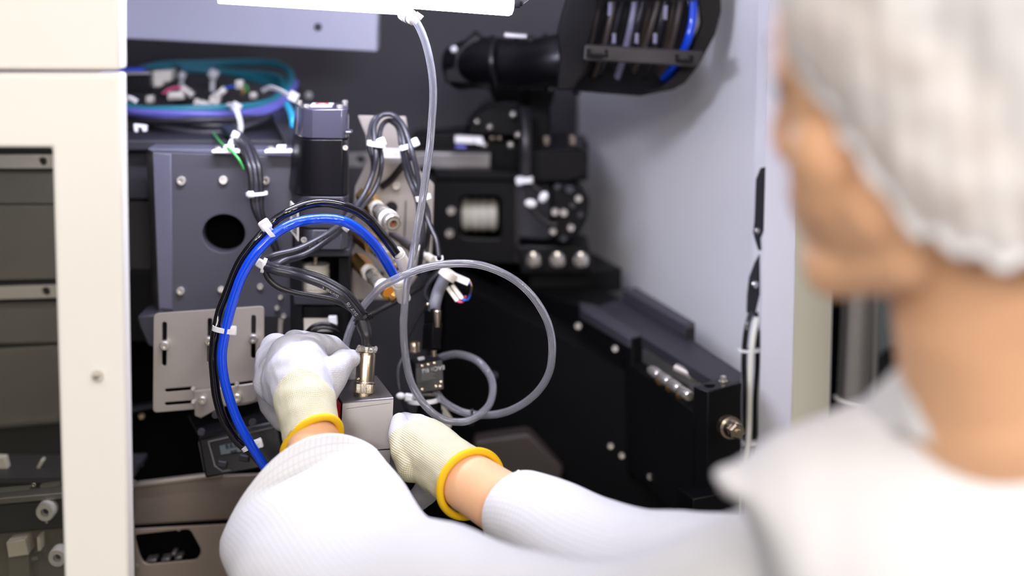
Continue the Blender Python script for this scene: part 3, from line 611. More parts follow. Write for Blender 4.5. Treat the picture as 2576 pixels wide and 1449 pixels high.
part('gearbox_flange', band_(577, 628, -2, -2, .96), Mt['charcoal'], r_, bevel=.0015)
zt = P(810, 273, 2.12).z
for x, Y in ((770, 2.135), (855, 2.13), (753, 2.185), (868, 2.185)):
    p = P(x, 270, Y); p.z = zt
    part('screw', G().lathe(p, (0, 0, 1), [(0, S(8, 2.13)), (.003, S(8, 2.13)), (.003, S(4, 2.13)), (.001, 0)], 16), Mt['silver'], r_)
part('screw', G().screw(869, 372, 2.118, 7), Mt['silver'], r_); g = G().pbox(868, 330, 884, 337, 2.115, .02); part('cover_clip', g, Mt['alum'], r_, bevel=.001)
g = G().box((P(808, 262, 2.15).x, 2.16, zt+.0006), (S(54, 2.15), .03, .0008)); lab_ = part('warning_label', g, Mt['white'], r_, label='white top label with red ring')
g = G().tube([Vector((P(808, 262, 2.15).x+.007*math.cos(2*math.pi*k/24), 2.16+.009*math.sin(2*math.pi*k/24), zt+.0012)) for k in range(25)], .0007, 6); ob('red_ring', g, Mt['red'], lab_)
g = G().prism([P(730, 506, 2.135), P(750, 524, 2.112), P(750, 607, 2.112), P(730, 580, 2.135)], (.0005, .002, 0)); lab_ = part('side_label', g, Mt['whitewarm'], r_, label='white printed side label')
g = G()
for k in range(9): g.prism([P(735+1.2*(k % 2), 530+6*k, 2.128), P(746, 538+6*k, 2.1145), P(746, 540.5+6*k, 2.1145), P(735+1.2*(k % 2), 532.5+6*k, 2.128)], (-.0003, -.0003, 0))
ob('print_lines', g, Mt['darkgrey'], lab_)
part('screw', G().screw(765, 604, 2.115, 8), Mt['silver'], r_)
# frame, coupling under the motor
r_ = root('motor_frame', 'black frame with shelf and side posts below the square motor', 'frame', P(805, 850, 2.16))
g = G().pbox(765, 626, 880, 646, 2.13, .09); part('shelf', g, Mt['darkgrey'], r_, bevel=.0015)
g = G().pbox(852, 646, 882, 770, 2.15, .03); part('side_post', g, Mt['black'], r_, bevel=.001)
g = G().pbox(730, 646, 760, 860, 2.15, .05); part('side_post', g, Mt['black'], r_, bevel=.001)
g = G().pbox(738, 742, 876, 768, 2.145, .06); part('lower_shelf', g, Mt['darkgrey'], r_, bevel=.0015)
g = G().pbox(740, 768, 876, 880, 2.16, .05); part('lower_body', g, Mt['black'], r_, bevel=.002)
g = G().pbox(740, 640, 870, 750, 2.24, .02); part('rear_web', g, Mt['black2'], r_)
part('screw', G().screw(857, 728, 2.15, 8), Mt['nickel'], r_)
r_ = root('shaft_coupling', 'ribbed cream coupling on the shaft below the motor shelf', 'coupling', P(795, 742, 2.17))
z0 = P(795, 664, 2.17).z; z1 = P(795, 742, 2.17).z; H = z0-z1; pr = []
for k in range(40):
    t = k/39; pr.append((t*H, S(36, 2.17)*(1-.05*(1 if (k % 9) in (7, 8) else 0))))
base = P(795, 742, 2.17); base.z = z1
g = G().lathe(base, (0, 0, 1), [(0, S(30, 2.17))]+pr+[(H, S(30, 2.17))], 32); part('ribbed_body', g, Mt['beige'], r_)
g = G().lathe(Vector((base.x, base.y, z0)), (0, 0, 1), [(0, S(8, 2.17)), (.008, S(8, 2.17))]); part('shaft', g, Mt['nickel'], r_)
r_ = root('hinge_link', 'narrow blurred steel link left of the motor frame', 'link', P(705, 830, 2.19))
g = G().ppoly(rrect([(700, 745), (712, 740), (720, 760), (722, 790), (712, 815), (710, 850), (698, 850), (700, 800), (694, 770)], 3), 2.18, .012); part('link_arm', g, Mt['platesteel'], r_, bevel=.001)
for x, y in ((706, 748), (714, 795), (697, 775)): part('screw', G().screw(x, y, 2.178, 7), Mt['silver'], r_)
g = G().pbox(764, 801, 842, 834, 2.155, .003); ob('rating_label', g, Mt['whitewarm'], label='white label strip behind the left glove on the motor frame', category='label', bevel=.0005)
g = G().ppoly(rrect([(825, 797), (846, 797), (848, 818), (838, 830), (826, 812)], 3), 2.14, .01); ob('clamp_clip', g, Mt['white'], bevel=.001, label='small clear white clip on the label above the left glove', category='clip')
for i, (pts, lab) in enumerate(([[(770, 836, 2.13), (785, 822, 2.12), (805, 815, 2.12), (830, 816, 2.12), (846, 822, 2.13)], 'upper thin black cable curving over the white label strip'], [[(776, 842, 2.125), (792, 830, 2.118), (812, 824, 2.118), (836, 828, 2.12), (850, 836, 2.13)], 'lower thin black cable curving over the white label strip'])):
    hose('thin_cable', lab, 'cable', pts, 5, Mt['cabledark'], group='thin cables above the left glove')

# ================================================================ valve plate with fittings
r_ = root('valve_plate', 'tall bent steel plate carrying brass couplings right of the motor', 'bracket', P(985, 755, 2.24))
plate('sheet', rrect([(900, 291), (1021, 293), (1030, 360), (1056, 430), (1092, 464), (1086, 640), (1010, 752), (880, 755), (880, 640), (893, 470), (926, 400), (920, 340)], 4), [circ(985, 522, 15), circ(960, 690, 7)], 2.24, .003, Mt['platesteel'], r_, bev=.0004)
g = G().prism([P(878, 640, 2.19), P(890, 640, 2.24), P(890, 760, 2.24), P(876, 765, 2.19)], (.002, 0, 0)); part('side_flange', g, Mt['platesteel'], r_)
part('screw', G().screw(997, 468, 2.238, 11), Mt['silver'], r_)
g = G().ppoly([(1020, 505), (1022, 505), (1018, 610), (1016, 610)], 2.237, .002); part('seam', g, Mt['darkgrey'], r_)
g = G().ppoly(rrect([(960, 376), (1012, 378), (1014, 402), (958, 400)], 6), 2.2, .02); ob('cable_saddle', g, Mt['white'], bevel=.002, label='white plastic saddle between the two grey cable strands', category='saddle')
def coupler(name, lab, a, b, Y0, Y1, rp, segs, group=None, catg='coupling'):
    A, B = P(a[0], a[1], Y0), P(b[0], b[1], Y1); d = (B-A); L = d.length; d = d.normalized(); r2 = root(name, lab, catg, A, group)
    for nm, t0, t1, r0, r1, m, n in segs:
        g = G().lathe(A+d*L*t0, d, [(0, S(rp*r0, Y0)*.96), (L*(t1-t0)*.06, S(rp*r0, Y0)), (L*(t1-t0)*.94, S(rp*r1, Y0)), (L*(t1-t0), S(rp*r1, Y0)*.96)], n); ob(nm, g, Mt[m], r2, smooth=n > 8)
    return r2, A, B, d, L
r2, A, B, d, L = coupler('quick_coupler', 'open nickel quick coupler with brass hex base, upper one on the steel plate', (922, 500), (988, 562), 2.2, 2.13, 20, [('brass_base', -.12, .36, 1.2, 1.2, 'brass', 6), ('white_ring', .36, .44, 1.0, 1.0, 'whitewarm', 24), ('neck', .44, .5, .8, .8, 'darkgrey', 24), ('hex_collar', .5, .62, 1.05, 1.05, 'silver', 6), ('sleeve', .62, .8, 1.1, 1.15, 'silver', 24), ('knurled_ring', .8, .9, 1.25, 1.25, 'whitewarm', 24)])
g = G().lathe(A+d*L*.9, d, [(0, S(25, 2.13)), (L*.1, S(25, 2.13)), (L*.12, S(22, 2.13)), (L*.12, S(19, 2.13)), (L*.08, S(18, 2.13)), (L*.08, S(16, 2.13)), (L*.13, S(15.5, 2.13)), (L*.13, S(10.5, 2.13)), (L*.015, S(10, 2.13)), (L*.015, 0)], 32); ob('open_socket', g, Mt['silver'], r2)
g = G().lathe(A+d*L*.915, d, [(0, S(9.8, 2.13)), (L*.02, S(9.8, 2.13)), (L*.02, S(5, 2.13))]); ob('inner_sleeve', g, mat('copper_inner', rgb(120, 62, 28), .4, .6), r2)
coupler('quick_coupler', 'nickel quick coupler with brass hex base, middle one behind the black hose', (905, 590), (975, 648), 2.2, 2.12, 19, [('brass_base', 0, .48, 1.3, 1.3, 'brass', 6), ('neck', .45, .52, .7, .7, 'darkgrey', 24), ('sleeve', .52, .75, .95, .95, 'silver', 24), ('ring', .77, .86, 1.05, 1.05, 'steel', 24), ('tail', .86, 1, .8, .8, 'silver', 24)])
coupler('quick_coupler', 'nickel quick coupler with brass hex base, lowest one near the blue hose end', (900, 655), (975, 735), 2.2, 2.11, 19, [('brass_base', 0, .35, 1.25, 1.25, 'brass', 6), ('white_ring', .35, .43, 1.05, 1.05, 'whitewarm', 24), ('neck', .43, .5, .75, .75, 'darkgrey', 24), ('hex_collar', .5, .6, 1.0, 1.0, 'silver', 6), ('sleeve', .6, .82, .95, 1.0, 'silver', 24), ('knurled_ring', .84, .93, 1.2, 1.2, 'whitewarm', 24), ('tail', .93, 1.05, .9, .9, 'brass', 24)])
for (a, b, c_, lab) in (((999, 634), (1020, 672), (1000, 676), 'white push-in fitting at the end of the black hose'), ((1002, 708), (1016, 752), (994, 752), 'white push-in fitting at the end of the blue hose')):
    A, B = P(a[0], a[1], 2.075), P(b[0], b[1], 2.09); d = B-A; L = d.length; d.normalize(); r2 = root('push_in_fitting', lab, 'fitting', B, 'white push-in hose fittings')
    rr = S(17, 2.08)
    g = G().lathe(A, d, [(-.002, rr*.8), (0, rr*.95), (L*.12, rr*.95), (L*.13, rr*.8), (L*.17, rr*.8), (L*.18, rr), (L, rr*1.05), (L*1.02, rr*.9)], 28); ob('body', g, Mt['whitewarm'], r2)
    g = G().lathe(P(c_[0]-6, c_[1]-12, 2.1), Vector((1, -.3, -.9)), [(0, rr*1.05), (.004, rr*1.1), (.006, rr*1.0)], 24); ob('brass_ring', g, Mt['brass'], r2)
coupler('flow_controller', 'slim silver flow controller pointing down right behind the clear hose', (984, 588), (1090, 655), 2.22, 2.16, 12, [('stem', 0, .3, .8, .8, 'alum', 20), ('barrel', .3, .52, 1.1, 1.1, 'alum', 20), ('ring', .52, .56, 1.25, 1.25, 'darkgrey', 20), ('release_sleeve', .56, .72, 1.2, 1.2, 'whitewarm', 20), ('tail', .75, 1, .9, .9, 'whitewarm', 20)], catg='valve')

# ================================================================ grey signal cables
CG = 'grey signal cables looped over the steel plate'
def taper(a, b): return [a+(b-a)*max(0, min(1, (k-62)/30)) for k in range(200)]
ca = [(905, 800, 2.0), (884, 772, 1.99), (860, 745, 1.98), (823, 722, 1.98), (780, 704, 1.98), (735, 690, 1.99), (700, 683, 1.99), (676, 676, 1.995), (663, 668, 2.005), (668, 655, 2.02), (694, 643, 2.02), (750, 628, 2.03), (810, 597, 2.05), (858, 563, 2.08), (893, 522, 2.12), (920, 480, 2.14), (938, 436, 2.15), (946, 395, 2.15), (942, 350, 2.16), (942, 317, 2.17), (954, 295, 2.18), (973, 287, 2.18), (993, 292, 2.18), (1012, 312, 2.17), (1026, 345, 2.16), (1037, 384, 2.15), (1048, 428, 2.15), (1055, 475, 2.15), (1062, 544, 2.15), (1065, 600, 2.15), (1060, 638, 2.16), (1052, 690, 2.18)]
cable_a, p_ca = hose('signal_cable', 'grey signal cable from plug, outermost of the loop over the steel plate', 'cable', ca, taper(10.5, 6.8), Mt['cable'], group=CG)
cb = [(918, 795, 2.01), (896, 764, 2.0), (867, 733, 1.99), (823, 706, 1.99), (780, 690, 1.99), (735, 680, 2.0), (700, 674, 2.0), (680, 668, 2.01), (672, 662, 2.02), (690, 668, 2.04), (720, 655, 2.05), (769, 640, 2.05), (824, 604, 2.07), (866, 572, 2.1), (901, 530, 2.13), (935, 489, 2.15), (953, 450, 2.16), (960, 406, 2.16), (955, 364, 2.17), (956, 331, 2.18), (966, 309, 2.19), (982, 303, 2.19), (1001, 312, 2.18), (1013, 337, 2.17), (1020, 378, 2.16), (1030, 420, 2.16), (1042, 455, 2.16), (1060, 495, 2.15), (1076, 530, 2.15), (1079, 566, 2.15), (1076, 607, 2.16), (1070, 650, 2.18)]
hose('signal_cable', 'grey signal cable from plug, inner one of the loop over the steel plate', 'cable', cb, taper(9.5, 6.4), Mt['cable'], group=CG)
hose('signal_cable', 'thin dark cable sagging lowest between the left tie and the metal plug', 'cable', [(665, 674, 2.0), (675, 700, 2.0), (700, 722, 2.0), (740, 736, 2.0), (790, 745, 2.0), (840, 755, 2.0), (880, 775, 2.005), (902, 797, 2.01)], 8, Mt['cabledark'])
hose('signal_cable', 'rear grey cable hanging left inside the loop', 'cable', [(960, 290, 2.2), (940, 300, 2.2), (930, 330, 2.19), (929, 372, 2.18), (938, 410, 2.18), (934, 450, 2.19), (915, 500, 2.2), (905, 540, 2.22)], 5.5, Mt['cable'], group=CG)
hose('signal_cable', 'rear grey cable hanging right inside the loop', 'cable', [(975, 300, 2.2), (1000, 320, 2.2), (1008, 360, 2.19), (1014, 395, 2.19), (1024, 440, 2.19), (1040, 480, 2.18), (1052, 520, 2.18), (1052, 580, 2.18), (1050, 640, 2.19)], 6, Mt['cable'], group=CG)
hose('signal_cable', 'thin dark cable ending in a small white hook right of the steel plate', 'cable', [(1066, 500, 2.15), (1072, 540, 2.15), (1085, 575, 2.14), (1098, 605, 2.13), (1104, 645, 2.12)], 6.5, Mt['cabledark'])
g = G().tube(path([(1096, 645), (1098, 655), (1106, 659), (1113, 653), (1112, 643)], 2.12), S(2.6, 2.12), 10); ob('wire_hook', g, Mt['white'], label='small white wire hook at the cable end above the clear loop', category='hook')
hose('signal_cable', 'dark diagonal cable crossing behind the steel plate strands', 'cable', [(1040, 385, 2.22), (1010, 420, 2.22), (985, 450, 2.23), (960, 470, 2.235)], 9, Mt['cabledark'])
around(947, 362, 2.155, -8, 60, 22, 'cable_tie', 'white cable tie on the left strands of the grey cable loop', Mt['white'], 12, (959, 358), 'white ties on the grey cable loop', hs=12)
around(1028, 366, 2.16, 22, 60, 22, 'cable_tie', 'white cable tie on the right strands of the grey cable loop', Mt['white'], 12, (1043, 359), 'white ties on the grey cable loop', hs=12)
around(1065, 497, 2.15, 15, 60, 17, 'cable_tie', 'white cable tie where the right strands pass behind the clear hose', Mt['white'], 12, None)
around(664, 668, 2.0, 10, 3, 17, 'cable_tie', 'white cable tie at the left bend of the black signal cables', Mt['white'], 9, (656, 664), hs=12)
around(862, 566, 2.09, -40, 35, 18, 'cable_tie', 'white cable tie half hidden behind the blue hose arch', Mt['white'], 9, (868, 572), hs=8)
around(910, 803, 2.003, 18, 20, 21, 'cable_tie', 'black cable tie at the top of the rubber plug boot', Mt['black'], 8, (931, 796), hs=8)
def run(pth, p0, p1):     # piece of a path between the points nearest to two places
    a = min(range(len(pth)), key=lambda i: (pth[i]-p0).length); b = min(range(len(pth)), key=lambda i: (pth[i]-p1).length)
    return pth[a:b+1] if a < b else pth[b:a+1][::-1]
PRINT = G(); sub = run(p_ca, P(735, 690, 1.99), P(905, 800, 2.0)); tot = sum((sub[i+1]-sub[i]).length for i in range(len(sub)-1))
text_tube(PRINT, '2  20AWG', S(11, 1.98), sub, tot*.48, S(10.5, 1.98), math.pi/2+.55)
text_tube(PRINT, '\u042fU   AWG', S(12, 1.98), sub, tot*.8, S(10.5, 1.98), math.pi/2+.2)
ob('printing', PRINT, Mt['print'], cable_a, smooth=False, fix=False)
PR2 = G(); sub = run(p_ca, P(694, 643, 2.02), P(858, 563, 2.08))
text_tube(PR2, 'AWG  20C  2', S(10, 2.0), sub, sum((sub[i+1]-sub[i]).length for i in range(len(sub)-1))*.5, S(10.4, 2.02), math.pi/2+.4)
ob('printing', PR2, Mt['printdim'], cable_a, smooth=False, fix=False)
PB = G(); sub = run(p_blue, P(646, 635, 1.98), P(893, 571, 2.01)); tb = sum((sub[i+1]-sub[i]).length for i in range(len(sub)-1))
text_tube(PB, 'PU', S(8, 2.0), sub, tb*.33, S(13, 1.99), math.pi/2+.1); ob('printing', PB, mat('pale_blue_print', rgb(120, 160, 240), .5), blue_obj, smooth=False, fix=False)

# ================================================================ metal plug on the held box
r_ = root('round_connector', 'nickel round cable plug with knurled ring screwed onto the steel box', 'connector', P(915, 1000, 1.99))
A, B = P(914, 1003, 1.985), P(923, 876, 1.995); d = (B-A); L = d.length; d.normalize(); q = lambda y: (1003-y)/127*L
rp = lambda r: S(r, 1.99)
g = G().lathe(A, d, [(0, rp(22)), (q(999), rp(26)), (q(997), rp(26)), (q(996), rp(24)), (q(993), rp(24)), (q(992), rp(26.5)), (q(989), rp(26.5))], 40); part('thread', g, Mt['nickel'], r_)
n = 144; pr = []; rr = []; a_ = d.orthogonal().normalized(); b_ = d.cross(a_)
for t, r in ((q(989), 26), (q(988), 27.6), (q(967), 27.6), (q(965), 27)):
    rr.append([A+d*t+(rp(r)-(rp(.7) if k % 3 == 0 else 0))*(math.cos(2*math.pi*k/n)*a_+math.sin(2*math.pi*k/n)*b_) for k in range(n)])
g = G().rings(rr); part('knurled_ring', g, Mt['nickel'], r_, angle=20)
g = G().lathe(A, d, [(q(966), rp(28.4)), (q(962), rp(28.4)), (q(959), rp(26)), (q(958), rp(23))], 40); part('ring_collar', g, Mt['nickel'], r_)
g = G().lathe(A, d, [(q(961), rp(24.2)), (q(893), rp(24.2)), (q(888), rp(22.5)), (q(886), rp(19)), (q(885), rp(12))], 40); part('shell', g, Mt['nickel'], r_)
g = G().lathe(A, d, [(q(887), rp(17)), (q(886), rp(18.5)), (q(873), rp(18.5)), (q(872), rp(16))], 36); cl = part('cable_clamp', g, Mt['silver'], r_)
for sx in (-1, 1):
    c = P(923+sx*21, 877+3*(sx > 0), 1.985)
    g = G().lathe(c+Vector((0, -.006, 0)), (0, 1, 0), [(-.002, rp(4)), (0, rp(6)), (.014, rp(6)), (.015, rp(4))], 16).box(c-Vector((sx*.0035, -.002, 0)), (.006, .008, .004)); ob('clamp_ear', g, Mt['silver'], cl)
g = G().lathe(P(933, 882, 1.977), (0, -1, 0), [(0, rp(6)), (.001, rp(6)), (.0012, rp(4)), (.0006, rp(3)), (.0006, 0)], 16); ob('clamp_screw', g, Mt['silver'], cl)
g = G().screw(901, 953, 1.9765, 3.2, ax=(-.4, -1, 0)); part('grub_screw', g, Mt['silver'], r_)
pb2 = path([(923, 880, 1.995), (923, 858, 1.995), (921, 843, 1.995), (916, 825, 2.0), (909, 806, 2.003), (903, 797, 2.003)], None, 6)
rr_ = [S(v, 2) for v in cat([13.5, 13.8, 15, 18, 16.5, 18.5], 6)]
g = G().tube(pb2, rr_, 24); ob('rubber_boot', g, Mt['cabledark'], r_)
r_ = root('sensor_box', 'brushed steel box held between the two gloved hands', 'metal box', P(925, 1160, 1.98))
FR, FL, BR = P(990, 1000, 1.965), P(862, 1011, 1.965), P(947, 945, 2.045)
BL = FL+(BR-FR)*1.0; dn = (P(984, 1128, 1.955)-FR); 
def rounded_box(FR, FL, BR, BL, dn, r):
    n = 5; up = -dn.normalized(); fw = ((FR-BR)+(FL-BL)).normalized()
    rr = []
    for L_, R_, s in ((0, 0, 0),): pass
    prof = []
    for k in range(n+1):
        t = math.pi/2*k/n; prof.append((-r*(1-math.sin(t)), -r*(1-math.cos(t))))   # (along fw offset, along down)
    def side(F, B):
        pts = [B]; 
        for a, b in prof: pts.append(F + fw*a + dn.normalized()*(-b))
        pts.append(F+dn); pts.append(B+dn); return pts
    return side(FL, BL), side(FR, BR)
sl, sr = rounded_box(FR, FL, BR, BL, dn, S(7, 1.97))
g = G(); nn_ = len(sl); g.add(sl+sr, [(i, (i+1) % nn_, nn_+(i+1) % nn_, nn_+i) for i in range(nn_)]+[tuple(range(nn_)), tuple(range(2*nn_-1, nn_-1, -1))]); part('shell', g, Mt['alum'], r_, angle=30)
g = G().prism([FL+dn*1.02, FR+dn*1.02, FR+dn*1.3, FL+dn*1.3], (BR-FR)*.9); part('base_flange', g, Mt['alum'], r_, bevel=.0006)
v_ = (FR-FL).normalized()
g = G().prism([FL-v_*.0012+dn*.05+(BR-FR)*.03, FL-v_*.0105+dn*.1+(BR-FR)*.1, FL-v_*.0105+dn*.52+(BR-FR)*.1, FL-v_*.0012+dn*.56+(BR-FR)*.03], (BR-FR)*.8); part('red_window', g, Mt['red'], r_, label='dark red plastic side window')
g = G().tube([FL+dn*.03-v_*.001, FL+dn*.98-v_*.001], .0007, 8); part('edge_gasket', g, Mt['void'], r_)
g = G().tube([FL+dn*.14+v_*.004-Vector((0, .0002, 0)), FL+dn*.10+v_*.049-Vector((0, .0002, 0))], .00018, 6); part('scribe_line', g, Mt['darkgrey'], r_)
# ================================================================ camera module with plug
r_ = root('camera_module', 'small black industrial camera module with printed label inside the clear loop', 'camera module', P(1075, 995, 2.14))
fl, fr, br_, bl = P(1044, 915, 2.13), P(1114, 903, 2.13), P(1100, 892, 2.17), P(1030, 902, 2.17); dn = P(1048, 992, 2.12)-fl
g = G().prism([fl, fr, br_, bl], dn); part('housing', g, Mt['black'], r_, bevel=.0012)
ux = (fr-fl).normalized(); uyv = -dn.normalized(); nn = ux.cross(uyv)
g = G().prism([fl+ux*.0005+dn*.16, fr-ux*.001+dn*.16, fr-ux*.001+dn*.62, fl+ux*.0005+dn*.62], nn*.0003); part('rating_label', g, Mt['labelgrey'], r_, bevel=0)
g = G(); W = (fr-fl).length; Hh = dn.length
text_flat(g, 'EAC', S(15, 2.13), fl+ux*W*.86+dn*.27, -ux, -uyv, .0); text_flat(g, 'c  us', S(8, 2.13), fl+ux*W*.34+dn*.25, -ux, -uyv, 0); text_flat(g, 'RU', S(14, 2.13), fl+ux*W*.37+dn*.28, -ux, -uyv, 0)
g.v = [p+nn*.0005 for p in g.v]; part('label_marks', g, Mt['print'], r_)
g = G()
for k in range(6): g.prism([fl+ux*W*(.2+.04*(k % 2))+dn*(.37+.04*k), fl+ux*W*(.62+.05*(k % 3))+dn*(.37+.04*k), fl+ux*W*(.62+.05*(k % 3))+dn*(.381+.04*k), fl+ux*W*(.2+.04*(k % 2))+dn*(.381+.04*k)], nn*.0006)
g.prism([fl+ux*W*.55+dn*.22, fl+ux*W*.68+dn*.22, fl+ux*W*.68+dn*.32, fl+ux*W*.55+dn*.32], nn*.0005)
part('label_lines', g, Mt['printdim'], r_)
for a, b in ((.26, .1), (.48, .09), (.7, .08), (.22, .86), (.72, .84), (.86, .86), (.9, .72)):
    g = G().lathe(fl+ux*W*a+dn*b+nn*.0001, nn, [(0, S(3.4, 2.13)), (.0006, S(3, 2.13)), (.0004, 0)], 12); part('screw', g, Mt['nickel'], r_)
c = P(1042, 884, 2.15)
g = G().lathe(c, (0, 0, 1), [(0, S(18, 2.15)), (.0015, S(18, 2.15)), (.002, S(15, 2.15)), (.0095, S(15, 2.15)), (.0105, S(13.5, 2.15)), (.0105, S(11, 2.15)), (.006, S(11, 2.15)), (.006, 0)], 28); part('screw_socket', g, Mt['nickel'], r_, label='open nickel threaded socket')
g = G().lathe(P(1080, 992, 2.15), (0, 0, -1), [(0, S(33, 2.15)), (.008, S(34, 2.15)), (.0085, S(31, 2.15)), (.018, S(31, 2.15)), (.0185, S(34, 2.15)), (.03, S(34, 2.15)), (.031, S(28, 2.15))], 32); part('lens_barrel', g, Mt['black'], r_)
g = G().ppoly(rrect([(1050, 900), (1066, 897), (1069, 904), (1053, 907)], 2), 2.1285, .002); part('top_sticker', g, Mt['print'], r_)
g = G().ppoly([(1090, 1062), (1108, 1018), (1112, 1018), (1140, 1060), (1130, 1085), (1090, 1085)], 2.17, .01); ob('cone_mount', g, Mt['beige'], bevel=.001, label='cream triangular mount under the camera lens barrel', category='mount')
around(1068, 1004, 2.13, 2, 30, 42, 'cable_tie', 'broad white cable tie around the barrel below the camera module', Mt['white'], 11, (1028, 1000), None, ry=38, hs=11)
g = G().sphere(P(1008, 996, 2.12), (S(12, 2.12), S(10, 2.12), S(9, 2.12)), 12, 8); ob('tie_tail', g, Mt['white'], label='rounded white tie head beside the steel box corner', category='cable tie')
hose('signal_cable', 'thin grey cable curving left of the camera module', 'cable', [(1020, 890, 2.16), (1003, 925, 2.15), (1003, 970, 2.14), (1015, 1010, 2.14), (1028, 1045, 2.15)], 5, Mt['cable'])
r_ = root('camera_plug', 'black data plug with nickel thumbscrew standing on the camera module', 'plug', P(1090, 880, 2.12))
g = G().prism([P(1066, 780, 2.13), P(1090, 775, 2.115), P(1112, 777, 2.125), P(1088, 783, 2.14)], P(1066, 818, 2.13)-P(1066, 776, 2.13)); part('upper_shell', g, Mt['black'], r_, bevel=.001)
g = G().prism([P(1064, 816, 2.125), P(1090, 812, 2.108), P(1113, 815, 2.12), P(1088, 820, 2.135)], P(1060, 880, 2.13)-P(1064, 816, 2.13)); part('lower_shell', g, Mt['black'], r_, bevel=.001)
g = G().lathe(P(1100, 820, 2.105), (0, 0, 1), [(-.001, S(8, 2.1)), (0, S(9.5, 2.1)), (.0165, S(9.5, 2.1)), (.0175, S(7, 2.1)), (.0175, 0)], 24); part('thumbscrew', g, Mt['nickel'], r_, label='nickel thumbscrew')
g = G().lathe(P(1091, 896, 2.115), (0, 0, 1), [(0, S(7.5, 2.1)), (.007, S(7.5, 2.1))], 20); part('screw_tip', g, Mt['nickel'], r_)
g = G().sphere(P(1076, 766, 2.12), S(5.5, 2.12), 12, 8); part('screw_head', g, Mt['nickel'], r_)
hose('data_cable', 'thick grey data cable rising from the camera plug into a white clamp', 'cable', [(1092, 782, 2.125), (1094, 766, 2.125), (1101, 738, 2.13), (1112, 712, 2.13), (1124, 690, 2.13)], 15.5, mat('grey_jacket', rgb(104, 104, 112), .4), group=None)
around(1128, 690, 2.13, 10, -14, 21, 'cable_clamp', 'white round clamp at the top of the thick grey data cable', Mt['whitewarm'], 22, None, cat_='clamp')
r_ = root('wire_plug', 'white wire plug with blue and black wires right of the grey data cable', 'plug', P(1160, 720, 2.13), 'small white wire plugs beside the data cable')
g = G().prism([P(1144, 690, 2.13), P(1182, 706, 2.12), P(1176, 720, 2.12), P(1138, 704, 2.13)], (0, .01, 0)); part('shell', g, Mt['whitewarm'], r_, bevel=.0008)
for k, m in enumerate(('bluew', 'black', 'brass')):
    g = G().tube(path([(1177+2*k, 712-3*k, 2.125), (1184+k, 715+2*k, 2.12), (1186, 724+4*k, 2.13), (1182, 742, 2.15)], None), S(2.6, 2.12), 8); part('wire', g, Mt[m], r_)
for i, (x, y, lab, wm) in enumerate(((1137, 742, 'left one of the two slim parallel white plugs under the grey data cable', 'pinkw'), (1149, 737, 'right one of the two slim parallel white plugs under the grey data cable', 'bluew'))):
    r_ = root('wire_plug', lab, 'plug', P(x, y+20, 2.13), 'small white wire plugs beside the data cable')
    d_ = Vector((18, 22)); g = G().prism([P(x-16, y-16, 2.13), P(x-8, y-21, 2.13), P(x+18, y+13, 2.125), P(x+9, y+19, 2.125)], (0, .008, 0)); part('shell', g, Mt['whitewarm'], r_, bevel=.0008)
    g = G().tube(path([(x+13, y+15, 2.127), (x+20, y+18, 2.125), (x+28, y+16, 2.13), (x+34, y+4, 2.15)], None), S(3, 2.12), 8); part('wire', g, Mt[wm], r_)
hose('signal_cable', 'long dark cable running diagonally behind the clear loop, upper part', 'cable', [(1120, 668, 2.17), (1060, 720, 2.18), (1000, 755, 2.18), (940, 786, 2.17), (880, 815, 2.17), (830, 838, 2.17)], 7.5, Mt['cabledark'])
hose('signal_cable', 'grey cable curling beside the camera plug', 'cable', [(1118, 676, 2.16), (1095, 695, 2.16), (1075, 720, 2.16), (1070, 745, 2.16), (1085, 765, 2.16)], 6, Mt['cable'])
hose('signal_cable', 'thin dark cable slanting down left of the camera plug', 'cable', [(1072, 770, 2.17), (1050, 800, 2.17), (1030, 840, 2.17), (1015, 870, 2.17)], 4.5, Mt['cabledark'])
# ================================================================ cable coil, upper left
def coil(lab, cx, cy, rx, tilt, dz, m, rpx, a0=0, a1=2*math.pi, ph=0, Y=2.45, wob=.05, squash=1.0, name='coiled_cable', group='coiled cables on top of the beam'):
    c = P(cx, cy, Y); Rr = S(rx, Y); X = Vector((1, 0, 0)); D = Vector((0, math.cos(tilt), math.sin(tilt)))*squash; pts = []
    n = 30
    for k in range(n+1):
        t = a0+(a1-a0)*k/n; w_ = 1+wob*math.sin(2*t+ph); pts.append(c + (X*math.cos(t)+D*math.sin(t))*Rr*w_ + Vector((0, 0, dz+.004*math.sin(3*t+ph))))
    closed = abs(a1-a0) > 6.28
    if closed: pts[-1] = pts[0].copy()
    return ob(name, G().tube(cat(pts, 3), S(rpx, Y), 12), m, label=lab, category='cable', group=group)
tl = R(13)
coil('teal cable forming the topmost back ring of the coil', 515, 226, 214, tl, .006, Mt['teal'], 9, ph=0)
coil('teal cable lying just inside the coil ring at the back', 508, 232, 196, tl, .001, Mt['teal'], 9, ph=1)
coil('teal cable lowest in the coil and brightest at its front left', 500, 234, 210, tl, -.003, Mt['teal'], 9, ph=2.2)
coil('violet cable of the coil crossing the front above the teal one', 512, 224, 222, tl, .0, Mt['violet'], 9.5, a0=R(-185), a1=R(8), ph=.5)
coil('violet cable of the coil, thin one beneath the first', 512, 232, 224, tl, .0, Mt['violet'], 7, a0=R(-170), a1=R(-10), ph=.9)
